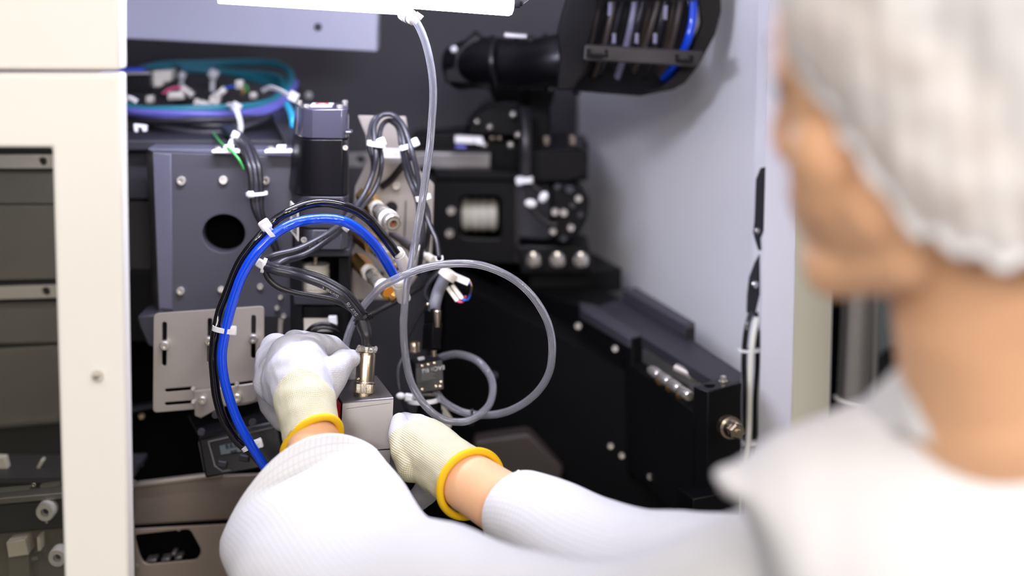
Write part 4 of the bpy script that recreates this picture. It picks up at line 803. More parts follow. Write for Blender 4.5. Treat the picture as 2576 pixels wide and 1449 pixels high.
for i, (dx, dy, r_q, rp_, tz) in enumerate(((520, 240, 218, 9, 'grey cable under the violet one at the front of the coil'), (530, 246, 212, 9, 'second grey cable down at the front of the coil'), (520, 252, 216, 9, 'third grey cable down at the front of the coil'), (515, 262, 196, 8, 'lowest dark cable bulging under the front of the coil'))):
    coil(tz, dx, dy, r_q, tl, -.001*i, Mt['cable'] if i < 3 else Mt['cabledark'], rp_, a0=R(-160+10*i), a1=R(25-4*i), ph=i*1.3, wob=.03)
CT = 'white ties on the coiled cables'
def strap(pts, Y, lab, head=None, wid=5, grp=CT, hs=13):
    pth = path(pts, Y); r2 = root('cable_tie', lab, 'cable tie', pth[0], grp)
    g = G(); rr = []
    for p, a, b in frames(pth):
        hw = S(wid, p.y); th = .0009; a2 = a; b2 = b
        rr.append([p+a2*hw+b2*th, p-a2*hw+b2*th, p-a2*hw-b2*th, p+a2*hw-b2*th])
    g.rings(rr); ob('band', g, Mt['white'], r2)
    if head:
        g = G().box(P(head[0], head[1], pth[-1].y-.004), (S(hs*1.9, 2.3), S(hs*1.2, 2.3), S(hs*1.9, 2.3)), Matrix.Rotation(.5, 3, 'Y')); ob('ratchet_head', g, Mt['white'], r2, bevel=.0015)
strap([(600, 345, 2.3), (606, 318, 2.3), (600, 290, 2.3), (590, 268, 2.31), (572, 262, 2.34)], None, 'white tie wrapped over the front of the cable coil at its middle', (594, 270), 6)
strap([(660, 228, 2.36), (680, 220, 2.34), (705, 228, 2.32), (737, 246, 2.31)], None, 'white tie arching over the right end of the cable coil', (738, 243), 6)
strap([(535, 230, 2.5), (535, 205, 2.5), (537, 186, 2.5)], None, 'white tie standing up from the back of the cable coil', (537, 186), 5)
strap([(456, 215, 2.5), (458, 185, 2.5)], None, 'short white tie at the back left of the cable coil', (458, 190), 5, hs=10)
strap([(300, 262, 2.33), (322, 246, 2.31), (345, 256, 2.31)], None, 'white tie over the coil next to the cream door post', None, 6)
strap([(578, 384, 2.2), (580, 362, 2.21), (590, 345, 2.22)], None, 'white tie joining the block mount to the dark cable drop', (592, 340), 6, None, hs=10)
# loose white plugs inside the coil
for i, (x, y, w_, h_, a_, lab) in enumerate(((444, 240, 40, 18, -2, 'white plug with pink wires lying inside the coil at left'), (472, 230, 34, 14, 35, 'white plug at the centre left of the coil leaning right'), (510, 262, 42, 18, 18, 'white plug lying low at the centre of the coil'), (552, 236, 40, 16, -40, 'white plug at the coil centre pointing up right'), (378, 249, 18, 18, 0, 'small white plug at the far left inside the coil'), (603, 212, 18, 20, 0, 'white plug with coloured wires at the coil back right'), (638, 240, 16, 14, 0, 'small white plug tip near the right inside of the coil'), (540, 255, 26, 26, 20, 'squarish white plug at the coil centre'))):
    g = G().box(P(x, y, 2.42), (S(w_, 2.42), .014, S(h_, 2.42)), Matrix.Rotation(R(a_), 3, 'Y')).box(P(x, y, 2.412), (S(w_*.7, 2.42), .006, S(h_*.5, 2.42)), Matrix.Rotation(R(a_), 3, 'Y'))
    ob('wire_plug', g, Mt['whitewarm'], bevel=.001, label=lab, category='plug', group='loose white plugs inside the coil')
WI = 'thin wires inside the coil'
for pts, m, lab in (([(410, 235), (425, 225), (450, 220), (470, 222)], 'pinkw', 'pink wire running to the left white plug in the coil'), ([(555, 228), (570, 220), (590, 218), (605, 222)], 'bluew', 'blue wire bridging two white plugs inside the coil'), ([(606, 220), (612, 230), (608, 238)], 'brass', 'tan wire hanging from the back right white plug'), ([(614, 212), (622, 222), (620, 232)], 'green', 'green wire hanging from the back right white plug'), ([(470, 262), (480, 250), (486, 232), (490, 222)], 'cable', 'dark wire looping at the middle of the coil')):
    hose('wire', lab, 'wire', pts, 3, Mt[m], Y=2.42, group=WI)
g = G().box(P(480, 268, 2.43), (S(70, 2.43), .03, S(34, 2.43)), Matrix.Rotation(R(-8), 3, 'Y')); ob('junction_box', g, Mt['black'], bevel=.003, label='black lump of connector lying in the middle of the coil', category='connector')
r_ = root('relay_box', 'black box with blue lid at the far left behind the coil', 'box', P(330, 232, 2.5))
part('case', G().ppoly([(250, 190), (378, 186), (380, 232), (250, 236)], 2.4, .06), Mt['black'], r_, bevel=.002)
part('lid', G().ppoly([(250, 183), (376, 182), (376, 188), (250, 191)], 2.395, .06), Mt['steel'], r_, bevel=.001)
part('blue_cap', G().ppoly([(250, 174), (362, 172), (364, 183), (250, 184)], 2.43, .03), Mt['blue'], r_, bevel=.001, label='bright blue cap')
ob('grey_connector', G().ppoly([(378, 180), (431, 178), (430, 205), (410, 208), (408, 218), (380, 222)], 2.42, .04), Mt['beige'], bevel=.002, label='blocky beige connector beside the black box behind the coil', category='connector')
for i in range(5):
    hose('ribbon_strand', 'pale grey cable strand arching behind the coil, '+('outermost', 'second', 'third', 'fourth', 'innermost')[i]+' of five', 'cable', [(360+6*i, 190, 2.52), (372+6*i, 168+3*i, 2.53), (400+3*i, 158+4*i, 2.53), (435, 164+5*i, 2.53), (460, 182+4*i, 2.52)], 5, Mt['cable'], group='pale strands arching behind the coil')
hose('violet_cable', 'short violet cable standing up behind the right end of the coil', 'cable', [(700, 262, 2.5), (697, 235, 2.51), (692, 205, 2.52)], 8, Mt['violet'])
g = G().sphere(P(776, 240, 2.55), S(9, 2.55), 12, 8); ob('white_bead', g, Mt['white'], label='small blurred white tie head above the square motor', category='cable tie')
# cable drop over the block
DG = 'dark cables dropping over the grey block'
for i, (ox, lab) in enumerate(((0, 'leftmost'), (15, 'middle'), (30, 'rightmost'))):
    hose('dropping_cable', 'dark cable dropping over the grey block, '+lab+' of three', 'cable', [(560+ox*.7, 322-ox*.1, 2.32), (585+ox*.8, 345, 2.24), (607+ox*.8, 370, 2.18), (624+ox*.8, 410, 2.155), (632+ox*.75, 450, 2.15), (634+ox*.75, 490, 2.15), (642+ox*.5, 530, 2.15), (660+ox*.3, 565, 2.155), (680+ox*.2, 600, 2.16), (700, 640, 2.165)], 8.2, Mt['cabledark'] if i != 1 else Mt['cable'], group=DG)
hose('earth_wire', 'thin green wire beside the dark cables on the grey block', 'wire', [(537, 336, 2.3), (556, 360, 2.2), (580, 378, 2.16), (600, 400, 2.15), (612, 425, 2.155)], 3.6, Mt['green'])
around(646, 487, 2.15, 4, 60, 25, 'cable_tie', 'white cable tie on the three dark cables over the grey block', Mt['white'], 8, (631, 489), None, hs=9)
for i in range(4):
    hose('ribbon_cable', 'dark cable descending behind the motor from the coil, '+('first', 'second', 'third', 'fourth')[i]+' from left', 'cable', [(690+9*i, 280, 2.4), (698+10*i, 310, 2.3), (712+9*i, 340, 2.26), (725+8*i, 375, 2.24)], 5, Mt['cable'], group='dark cables descending behind the motor')
hose('cyan_cable', 'short bright cyan cable glimpsed between coil and motor', 'cable', [(722, 262, 2.32), (730, 280, 2.3), (736, 300, 2.28), (737, 325, 2.28)], 9, mat('cyan', rgb(40, 160, 200), .4))
r_ = root('clip_bracket', 'small white square clip on the beam below the coil', 'clip', P(350, 330, 2.26))
part('clip_frame', G().ppoly([(335, 312), (368, 316), (368, 332), (358, 332), (356, 322), (347, 321), (346, 334), (337, 332)], 2.26, .01), Mt['white'], r_, bevel=.001)
ob('tray_under_coil', G().ppoly([(305, 346), (738, 340), (742, 352), (305, 354)], 2.34, .3), Mt['darkgrey'], bevel=.002, label='dark shelf on the beam that carries the cable coil', category='shelf')

# ================================================================ rear machine in the middle
YM = 2.5
r_ = root('rotary_stage', 'black rear stage with round motor housing and window, right of the clear hose', 'machine', P(1300, 740, YM))
g = G().pbox(1085, 455, 1300, 660, YM, .1); 
plate('window_plate', rrect([(1090, 452), (1300, 455), (1300, 662), (1090, 655)], 4), [rrect([(1155, 490), (1262, 490), (1262, 605), (1155, 600)], 20)], YM, .02, Mt['black'], r_)
part('cavity_back', G().pbox(1095, 460, 1295, 655, YM+.09, .02), Mt['void'], r_)
part('top_deck', G().ppoly([(1030, 345), (1160, 335), (1480, 360), (1480, 455), (1100, 450), (1060, 430)], YM+.06, .1), Mt['black'], r_, bevel=.003)
part('side_wing', G().ppoly(rrect([(1308, 378), (1462, 372), (1480, 392), (1478, 440), (1440, 458), (1308, 462)], 10), YM-.03, .09), Mt['black'], r_, bevel=.004)
g = G().ppoly([(1090, 425), (1308, 430), (1308, 456), (1092, 452)], YM-.01, .04); part('cross_rail', g, Mt['black2'], r_, bevel=.003)
for x, y in ((1373, 354), (1438, 352)):
    g = G().lathe(P(x, y+10, YM-.01), (0, 0, 1), [(0, S(10, YM)), (.009, S(10, YM)), (.011, S(6, YM))]); part('bolt', g, Mt['nickel'], r_)
for x, y in ((1136, 531), (1132, 588)): part('bolt', G().screw(x, y, YM, 11, ax=(-.1, -1, .2)), Mt['silver'], r_)
g = G().ppoly(rrect([(1302, 458), (1388, 455), (1392, 600), (1370, 603), (1302, 598)], 5), YM, .03); part('side_plate', g, Mt['darkgrey'], r_, bevel=.002)
g = G().ppoly([(1296, 456), (1305, 456), (1305, 660), (1296, 660)], YM-.005, .02); part('corner_strip', g, Mt['brownblack'], r_)
g = G().ppoly([(1165, 345), (1180, 300), (1215, 268), (1260, 255), (1300, 256), (1330, 275), (1330, 350)], YM+.02, .08); part('motor_housing', g, Mt['black'], r_, bevel=.006)
g = G().ppoly([(1330, 222), (1384, 222), (1386, 380), (1318, 380), (1326, 300)], YM+.0, .08); part('column', g, Mt['black2'], r_, bevel=.003)
g = G().ppoly([(1225, 215), (1400, 205), (1390, 260), (1345, 300), (1290, 262), (1240, 250)], YM+.03, .06); part('bracket', g, Mt['black2'], r_, bevel=.004)
for x, y, q_ in ((1290, 288, 9), (1232, 320, 8), (1303, 340, 9), (1200, 306, 7), (1284, 365, 9), (1218, 365, 9), (1238, 348, 6), (1257, 348, 6)):
    g = G().sphere(P(x, y, YM-.0), S(q_, YM), 12, 8); part('screw', g, Mt['silver'] if q_ > 6 else Mt['nickel'], r_)
for x, y, q_ in ((1402, 470, 8), (1433, 476, 11), (1455, 500, 9), (1440, 516, 8), (1396, 533, 10), (1418, 535, 10), (1460, 540, 8), (1391, 582, 9), (1436, 573, 9), (1418, 600, 8)):
    part('screw', G().screw(x, y, YM-.045, q_), Mt['darkgrey'] if q_ in (8, 11) else Mt['steel'], r_)
g = G().ppoly(rrect([(1384, 468), (1420, 458), (1462, 470), (1484, 500), (1480, 550), (1452, 600), (1400, 618), (1384, 580)], 12), YM-.04, .08); part('encoder_block', g, Mt['black'], r_, bevel=.004)
part('base_block', G().ppoly([(1296, 618), (1482, 618), (1492, 690), (1310, 692)], YM-.02, .09), Mt['black'], r_, bevel=.003)
for x in (1342, 1402, 1461):
    q_ = P(x, 655, YM-.05)
    g = G().lathe(q_, (0, -.45, 1), [(-.004, S(19, YM)), (.004, S(19, YM)), (.009, S(12, YM)), (.009, S(8, YM)), (.004, 0)], 6 if 0 else 20); part('bolt', g, Mt['silver'], r_)
r_ = root('ribbed_coupling', 'cream ribbed coupling seen through the window of the rear stage', 'coupling', P(1208, 600, YM+.04))
a = P(1162, 540, YM+.05); g = G(); pr = []
for k in range(48):
    t = k/47; pr.append((t*S(92, YM), S(43, YM)*(1-.13*(math.sin(t*math.pi*4)**2 < .12))*(1 if .04 < t < .96 else .9)))
g.lathe(a, (1, 0, 0), pr, 32); part('ribs', g, Mt['beige'], r_)
hose('sleeved_cable', 'broad dark cable hanging down the front of the rear stage', 'cable', [(1316, 275, 2.45), (1322, 310, 2.44), (1322, 360, 2.43), (1321, 410, 2.43), (1320, 452, 2.43)], 15, Mt['cabledark'])
around(1320, 452, 2.425, 0, 60, 18, 'cable_tie', 'pale cable tie at the lower end of the broad dark cable', Mt['white'], 15, (1308, 455), None, hs=11)
for pts, lab in (([(1322, 452, 2.43), (1326, 470, 2.43), (1330, 490, 2.43), (1336, 505, 2.43)], 'left branch of the broad dark cable ending in a white plug'), ([(1326, 452, 2.43), (1342, 468, 2.43), (1356, 480, 2.43), (1364, 492, 2.43)], 'right branch of the broad dark cable ending in a white plug'), ([(1330, 515, 2.44), (1350, 540, 2.44), (1375, 560, 2.44), (1400, 566, 2.44)], 'dark cable curving under the white plugs of the rear stage')):
    hose('branch_cable', lab, 'cable', pts, 7, Mt['cabledark'], group='branch cables on the rear stage')
for x, y, a_, lab in ((1335, 512, 10, 'white oval plug on the rear stage, left of a pair'), (1367, 496, -60, 'white oval plug on the rear stage, right of a pair')):
    g = G().sphere((0, 0, 0), (S(15, 2.46), S(9, 2.46), S(11, 2.46)), 16, 10); rot = Matrix.Rotation(R(a_), 3, 'Y'); c = P(x, y, 2.41); g.v = [c+rot @ p for p in g.v]
    ob('oval_plug', g, Mt['white'], label=lab, category='plug', group='white oval plugs on the rear stage')
r_ = root('inline_connector', 'white inline connector lying on the rear stage deck', 'connector', P(1180, 362, 2.44))
part('shell', G().ppoly(rrect([(1144, 342), (1192, 344), (1192, 362), (1144, 360)], 3), 2.44, .012), Mt['white'], r_, bevel=.0015)
part('tail', G().ppoly(rrect([(1192, 344), (1214, 346), (1216, 366), (1194, 362)], 3), 2.44, .012), Mt['lilac_panel'], r_, bevel=.0015)
part('cable_end', G().ppoly(rrect([(1146, 366), (1172, 367), (1172, 374), (1146, 373)], 2), 2.44, .01), Mt['violet'], r_, bevel=.001)
# sheathed arm and energy chain
r_ = root('sheathed_arm', 'fat black sheathed cable arm with collars, upper centre right', 'cable arm', P(1290, 230, 2.400))
pth = path([(1150, 170, 2.450), (1200, 158, 2.430), (1260, 160, 2.410), (1330, 160, 2.390), (1400, 152, 2.370), (1450, 140, 2.370)])
part('sleeve', G().tube(pth, [S(v, 2.400) for v in cat([58, 66, 62, 64, 70, 80], 8)], 28), Mt['black'], r_)
for x, q_ in ((1235, 65), (1298, 66), (1368, 70), (1440, 80)):
    c = P(x, 158, 2.405); g = G().lathe(c, (1, -.1, .05), [(0, S(q_, 2.400)), (.002, S(q_+4, 2.400)), (.006, S(q_+4, 2.400)), (.008, S(q_, 2.400))], 28); part('collar', g, Mt['black'], r_)
part('end_bracket', G().ppoly([(1140, 130), (1196, 80), (1215, 100), (1215, 215), (1160, 212), (1118, 210), (1118, 175), (1140, 172)], 2.410, .06), Mt['black'], r_, bevel=.003)
part('screw', G().sphere(P(1142, 124, 2.410), S(9, 2.410), 12, 8), Mt['lilac_panel'], r_)
part('top_label', G().ppoly([(1268, 82), (1326, 86), (1326, 98), (1268, 94)], 2.320, .02), Mt['steel'], r_, bevel=.001)
part('clamp_ear', G().ppoly(rrect([(1326, 92), (1342, 90), (1344, 104), (1326, 106)], 3), 2.315, .02), Mt['black'], r_, bevel=.001)
r_ = root('energy_chain', 'large black drag chain full of cables against the right wall', 'drag chain', P(1610, 240, 2.350))
part('near_side_plate', G().ppoly(rrect([(1402, 82), (1440, -60), (1520, -60), (1500, 40), (1478, 120), (1470, 180), (1440, 226), (1400, 228), (1408, 150)], 8), 2.290, .03), Mt['black'], r_, bevel=.003)
part('far_side_plate', G().ppoly(rrect([(1752, -60), (1812, -60), (1814, 30), (1800, 85), (1776, 130), (1752, 172), (1722, 210), (1690, 226), (1612, 240), (1604, 232), (1660, 222), (1700, 190), (1740, 135), (1766, 60)], 6), 2.350, .03), Mt['black'], r_, bevel=.003)
part('crossbar', G().prism([P(1472, 112, 2.270), P(1772, 130, 2.320), P(1752, 168, 2.315), P(1468, 152, 2.265)], (0, .012, 0)), mat('bar_black', rgb(48, 44, 45), .5), r_, bevel=.002)
for x0, x1, y in ((1478, 1530, 133), (1700, 1745, 147)):
    part('bar_clip', G().ppoly([(x0, y-10), (x0+8, y-10), (x0+8, y+2), (x1-8, y+4), (x1-8, y-8), (x1, y-8), (x1, y+12), (x0, y+10)], 2.262 if x0 < 1600 else 2.305, .006), Mt['black2'], r_, bevel=.0008)
part('crossbar', G().prism([P(1500, -40, 2.270), P(1760, -40, 2.320), P(1760, 2, 2.320), P(1500, 4, 2.270)], (0, .012, 0)), Mt['black2'], r_, bevel=.002)
part('chain_floor', G().prism([P(1440, 226, 2.300), P(1612, 240, 2.340), P(1700, 222, 2.370), P(1758, 150, 2.450), P(1775, -60, 2.490), P(1480, -60, 2.450), P(1470, 160, 2.400)], (0, .012, -.002)), Mt['black2'], r_)
CC = 'cables inside the drag chain'
cols = ['cablebrown', 'cabledark', 'cablebrown', 'cable', 'cabledark', 'lilac', 'cabledark', 'cablebrown', 'cablebrown', 'cabledark', 'cablebrown', 'cablebrown']
Mt['lilac'] = mat('lilac_grey_cable', rgb(120, 118, 140), .4)
ordn = 'first second third fourth fifth sixth seventh eighth ninth tenth eleventh twelfth'.split()
for i, c_ in enumerate(cols):
    x = 1508+i*18.5+random.uniform(-3, 3); sl_ = 24+random.uniform(-4, 10)
    Yc = 2.310+.008*math.sin(i*2)+i*.004
    hose('chain_cable', ('lilac grey cable in the drag chain, ' if c_ == 'lilac' else 'dark brown cable in the drag chain, ')+ordn[i]+' from the left', 'cable', [(x+6, -60, Yc), (x, 0, Yc), (x-sl_*.5, 60, Yc), (x-sl_, 110, Yc+.01), (x-sl_*1.6, 160, Yc+.02), (x-sl_*2.250, 200, Yc+.03), (x-sl_*3.2, 222, Yc+.05)], 6.5 if c_ != 'lilac' else 8, Mt[c_], group=CC)
hose('chain_cable', 'bright blue hose in the drag chain, furthest right', 'hose', [(1746, -60, 2.350), (1745, 0, 2.350), (1742, 50, 2.350), (1732, 95, 2.350), (1718, 130, 2.360), (1698, 165, 2.370), (1672, 192, 2.380), (1640, 208, 2.400)], 10, Mt['blue'], group=CC)
for i, x in enumerate((1545, 1602, 1648)):
    ob('white_mark', G().ppoly([(x-4, 84), (x+5, 84), (x+4, 110), (x-5, 110)], 2.295, .004), Mt['lilac'], bevel=.0006, label=('left', 'middle', 'right')[i]+' pale band on the chain cables just above the crossbar', category='cable marker')
for i, x in enumerate((1534, 1674)):
    ob('white_mark', G().ppoly([(x-3, 0+14*i), (x+6, 0+14*i), (x+4, 40+10*i), (x-5, 40+10*i)], 2.295, .004), Mt['lilac'], bevel=.0006, label=('left', 'right')[i]+' pale upright sleeve near the top of the drag chain', category='cable marker')

# ================================================================ linear stage, right
ZT_ = P(1864, 962, 2.15).z
r_ = root('linear_stage', 'long black linear stage running back along the right wall', 'linear stage', P(1650, 1300, 2.4))
def pz(x, y, dz=0):
    q = PZ(x, y, ZT_); Yq = 2.15+(q.y-2.15)*.62; return P(x, y, Yq)+Vector((0, 0, dz))
dn = Vector((0, 0, -.012))
part('cover_plate', G().prism([pz(1500, 772), pz(1568, 748), pz(1700, 826), pz(1864, 936), pz(1863, 957), pz(1812, 966), pz(1790, 955), pz(1615, 848)], dn), Mt['darkgrey'], r_, bevel=.001, label='dark grey cover strip')
part('side_ledge', G().prism([pz(1455, 758), pz(1500, 768), pz(1617, 843), pz(1585, 852), pz(1460, 778)], dn), Mt['charcoal'], r_, bevel=.001)
part('rear_rail', G().prism([pz(1566, 752, .012), pz(1600, 745, .012), pz(1748, 836, .012), pz(1722, 842, .012)], Vector((0, 0, -.03))), Mt['charcoal'], r_, bevel=.001)
part('carriage', G().prism([pz(1330, 722, .02), pz(1400, 700, .02), pz(1490, 672, .02), pz(1565, 712, .02), pz(1480, 722, .02)], Vector((0, 0, -.03))), Mt['black'], r_, bevel=.002)
part('limit_block', G().prism([pz(1722, 843, .012), pz(1748, 836, .012), pz(1748, 848, .012), pz(1725, 853, .012)], Vector((0, 0, -.03))), Mt['brownblack'], r_, bevel=.001)
# side wall of the stage (large black face)
def vert(p, dz): return p+Vector((0, 0, dz))
a = pz(1300, 690); b = pz(1590, 853); c = pz(1744, 972); e = pz(1455, 770)
g = G().prism([pz(1250, 700), pz(1455, 770), pz(1590, 853), pz(1617, 846), pz(1560, 748), pz(1400, 670)], Vector((0, 0, -.17))); part('bed', g, Mt['black2'], r_, bevel=.001)
g = G().prism([pz(1585, 853, -.03), pz(1617, 848, -.03), pz(1800, 955, -.03), pz(1750, 975, -.03)], Vector((0, 0, -.13))); part('front_bed', g, Mt['black2'], r_)
e0, e1, e2, e3 = pz(1744, 973), pz(1781, 985), pz(1866, 963), pz(1800, 953)
g = G().prism([e0, e1, e2, e3], P(1742, 1252, 2.1)-P(1781, 985, 2.1)+Vector((.016, 0, 0))); part('end_block', g, Mt['black'], r_, bevel=.001)
zb = P(1742, 1252, 2.1).z
g = G().prism([P(1704, 1225, 2.13), P(1743, 1255, 2.08), P(1862, 1232, 2.11), P(1800, 1200, 2.2)], Vector((0, 0, -.03))); part('foot_flange', g, Mt['black'], r_, bevel=.001)
g = G().lathe(pz(1785, 968, -.004), (0, 0, 1), [(0, S(15, 2.15)), (.0042, S(15, 2.15))], 24); part('bore', g, Mt['void'], r_, smooth=False)
g = G().lathe(pz(1819, 960), (0, 0, 1), [(0, S(12, 2.15)), (.0008, S(12, 2.15)), (.0008, S(8, 2.15)), (.006, S(8, 2.15)), (.0065, S(6, 2.15)), (.004, 0)], 20); part('screw', g, Mt['silver'], r_)
nb = Vector((.25, -1, .05)).normalized(); c = P(1838, 1076, 2.095)
g = G().lathe(c-nb*.01, nb, [(0, S(30, 2.1)), (.012, S(30, 2.1)), (.014, S(24, 2.1)), (.018, S(22, 2.1)), (.024, S(20, 2.1)), (.025, S(12, 2.1))], 28); bt = part('lock_nut', g, Mt['nickel'], r_, label='large dull nickel nut')
g = G().lathe(c+nb*.012, nb, [(0, S(22, 2.1)), (.009, S(22, 2.1)), (.011, S(17, 2.1)), (.011, S(8, 2.1)), (.014, S(7, 2.1)), (.014, 0)], 6); ob('hex_head', g, Mt['nickel'], bt, smooth=False)
ax0 = P(1637, 930, 2.24); ax1 = P(1738, 1000, 2.14); d = (ax1-ax0); L = d.length; d.normalize()
for k in range(4):
    t = k*L/4; g = G().lathe(ax0+d*t, d, [(0, S(11, 2.2)), (L*.04, S(14, 2.2)), (L*.2, S(14, 2.2)), (L*.22, S(11, 2.2))], 24); part('screw_segment', g, Mt['silver'], r_)
    if k: part('copper_clip', G().lathe(ax0+d*(t-L*.01)+Vector((0, -.002, -.004)), d, [(0, S(13, 2.2)), (L*.02, S(13, 2.2))], 20), Mt['brass'], r_)
g = G().tube([P(1700, 925, 2.22), P(1760, 955, 2.2)], S(12, 2.2), 12); part('rear_shaft', g, Mt['platesteel'], r_)
for x, y in ((1454, 820), (1547, 877), (1536, 1122), (1564, 1146), (1636, 1199)):
    Yq = PZ(x, 770 if x < 1500 else 850, ZT_).y-.03 if y < 900 else 2.36
    part('bolt', G().screw(x, y, (2.36 if x < 1500 else 2.3) if y < 900 else 2.24, 9, h=.004), Mt['silver'], r_)
# big black machine base filling the centre
g = G().prism([P(1120, 700, 2.46), P(1700, 1000, 2.27), P(1745, 1300, 2.25), P(1100, 1330, 2.46)], (.02, .06, 0)); part('machine_base', g, Mt['black2'], r_, label='large black side casting')
g = G().ppoly([(1080, 640), (1320, 640), (1330, 1300), (1080, 1300)], 2.66, .05); ob('rear_shade_slab', g, Mt['void'], label='black slab standing in for the unlit recess in the machine centre', category='recess')  # slab painted near-black in place of shade at the centre
r_ = root('indicator_light', 'tiny glowing red indicator above a white plug in the dark recess', 'indicator light', P(1305, 890, 2.42))
part('red_lens', G().sphere(P(1305, 886, 2.41), S(7, 2.41), 14, 10), emis('red_glow', (1, .05, .01, 1), 9), r_)
part('holder', G().ppoly(rrect([(1312, 882), (1326, 886), (1322, 916), (1308, 912)], 3), 2.42, .01), Mt['darkgrey'], r_)
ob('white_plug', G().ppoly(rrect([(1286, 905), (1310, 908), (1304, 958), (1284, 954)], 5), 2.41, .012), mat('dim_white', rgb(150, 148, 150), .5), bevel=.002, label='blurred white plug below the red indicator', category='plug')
ob('grey_plug', G().sphere(P(1248, 942, 2.42), (S(14, 2.5), .008, S(12, 2.5)), 14, 8), mat('dim_grey', rgb(70, 68, 78), .5), label='dim grey rounded plug left of the red indicator', category='plug')
for i, pts in enumerate(([(1190, 1110), (1330, 1090), (1420, 1180), (1380, 1300), (1200, 1290)], )):
    ob('lower_casting', G().ppoly(rrect(pts, 14), 2.34, .04), mat('brown_casting', rgb(52, 44, 40), .6), bevel=.004, label='brown-black casting low between glove and right sleeve', category='casting')

# ================================================================ straps and cables on the right
r_ = root('rivet_strap', 'black riveted strap hanging at the upper edge of the white post', 'strap', P(1905, 640, 2.24))
part('strap_body', G().ppoly([(1926, 420), (1913, 424), (1902, 452), (1898, 560), (1895, 585), (1901, 608), (1908, 630), (1916, 630), (1914, 600), (1930, 560)], 2.24, .004), Mt['strap'], r_, bevel=.0008)
part('rivet', G().sphere(P(1904, 581, 2.238), S(9, 2.24), 14, 10), Mt['steel'], r_)
r_ = root('rivet_strap', 'black riveted strap below the first, holding the black and white cables', 'strap', P(1895, 790, 2.24))
part('strap_body', G().ppoly([(1912, 640), (1900, 660), (1885, 700), (1880, 745), (1879, 788), (1900, 792), (1912, 740)], 2.24, .006), Mt['strap'], r_, bevel=.001)
part('rivet', G().sphere(P(1898, 716, 2.236), S(11, 2.24), 14, 10), Mt['chrome'], r_)
RG = 'black and white cables along the white post'
hose('post_cable', 'black cable along the post, leftmost of the bundle', 'cable', [(1890, 785, 2.24), (1878, 830, 2.23), (1872, 900, 2.23), (1874, 1000, 2.22), (1876, 1100, 2.21), (1874, 1180, 2.2), (1870, 1300, 2.2)], 7.5, Mt['blackhose'], group=RG)
hose('post_cable', 'black cable along the post, rightmost of the bundle', 'cable', [(1902, 785, 2.245), (1905, 900, 2.245), (1900, 1000, 2.24), (1898, 1100, 2.23), (1892, 1180, 2.22), (1884, 1300, 2.2)], 6.5, Mt['blackhose'], group=RG)
hose('post_cable', 'white cable along the post in front of the black ones', 'cable', [(1905, 800, 2.235), (1895, 850, 2.225), (1888, 920, 2.22), (1886, 1000, 2.215), (1884, 1080, 2.21), (1878, 1150, 2.2), (1868, 1220, 2.2), (1862, 1300, 2.2)], 7.5, Mt['whitecable'], group=RG)
hose('post_cable', 'thin white cable along the post behind the others', 'cable', [(1908, 830, 2.25), (1908, 920, 2.25), (1906, 1020, 2.24), (1902, 1100, 2.24), (1896, 1180, 2.22), (1892, 1300, 2.2)], 5, Mt['whitecable'], group=RG)
around(1884, 881, 2.228, 0, 60, 27, 'cable_tie', 'thin white tie near the top of the post cables', Mt['white'], 7, (1862, 882), None, hs=5)
around(1887, 1115, 2.21, 0, 60, 22, 'cable_tie', 'white tie low on the post cables', Mt['white'], 9, (1873, 1116), None, hs=8)
# ================================================================ behind the post
r_ = root('steel_pole', 'brushed steel upright pole with white strap, right of the cream post', 'pole', Vector((P(2150, 900, 2.32).x, 2.32, .0)))
pa = P(2164, 600, 2.32); pb_ = P(2138, 1150, 2.32); d = (pb_-pa)/(pb_.z-pa.z)
g = G().lathe(pa+d*(.0-pa.z), (pa-pb_), [(0, S(41, 2.32)), ((2.0-.0)*1.0, S(41, 2.32))], 40); part('tube', g, Mt['steel'], r_)
g = G(); c = P(2145, 1012, 2.32); rr = []
for k in range(33):
    t = 2*math.pi*k/32; rr.append(c+Vector((S(46, 2.32)*math.cos(t), S(46, 2.32)*math.sin(t), -.004*math.cos(t)*1.5)))
part('white_strap', G().tube(rr, S(5, 2.32), 8), Mt['white'], r_)
g = G().tube([P(2206, 600, 2.38), P(2190, 1150, 2.38)], S(12, 2.38), 16); part('rear_tube', g, Mt['steel'], r_)
g = G().ppoly([(2112, 600), (2122, 600), (2100, 1150), (2088, 1150)], 2.38, .05); ob('gap_shade_strip', g, Mt['void'], label='narrow black sheet painting the shade in the gap between cream post and steel pole', category='panel')  # black strip painted where only shade lies in the gap
pts = [(P(2230, 935, 2.68), S(34, 2.68), P(2252, 895, 2.68), S(28, 2.68)), (P(2210, 965, 2.67), S(22, 2.67), P(2290, 960, 2.67), S(50, 2.67)), (P(2190, 885, 2.68), S(8, 2.68), P(2215, 930, 2.68), S(12, 2.68))]
g = blob(pts, .003, 3)
for i, p in enumerate(g.v): g.v[i] = p + Vector((1, 1, 1))*.004*noise.noise(p*60)
ob('black_bag', g, Mt['fabric_black'], label='crumpled black fabric hanging behind the neck of the person', category='bag')
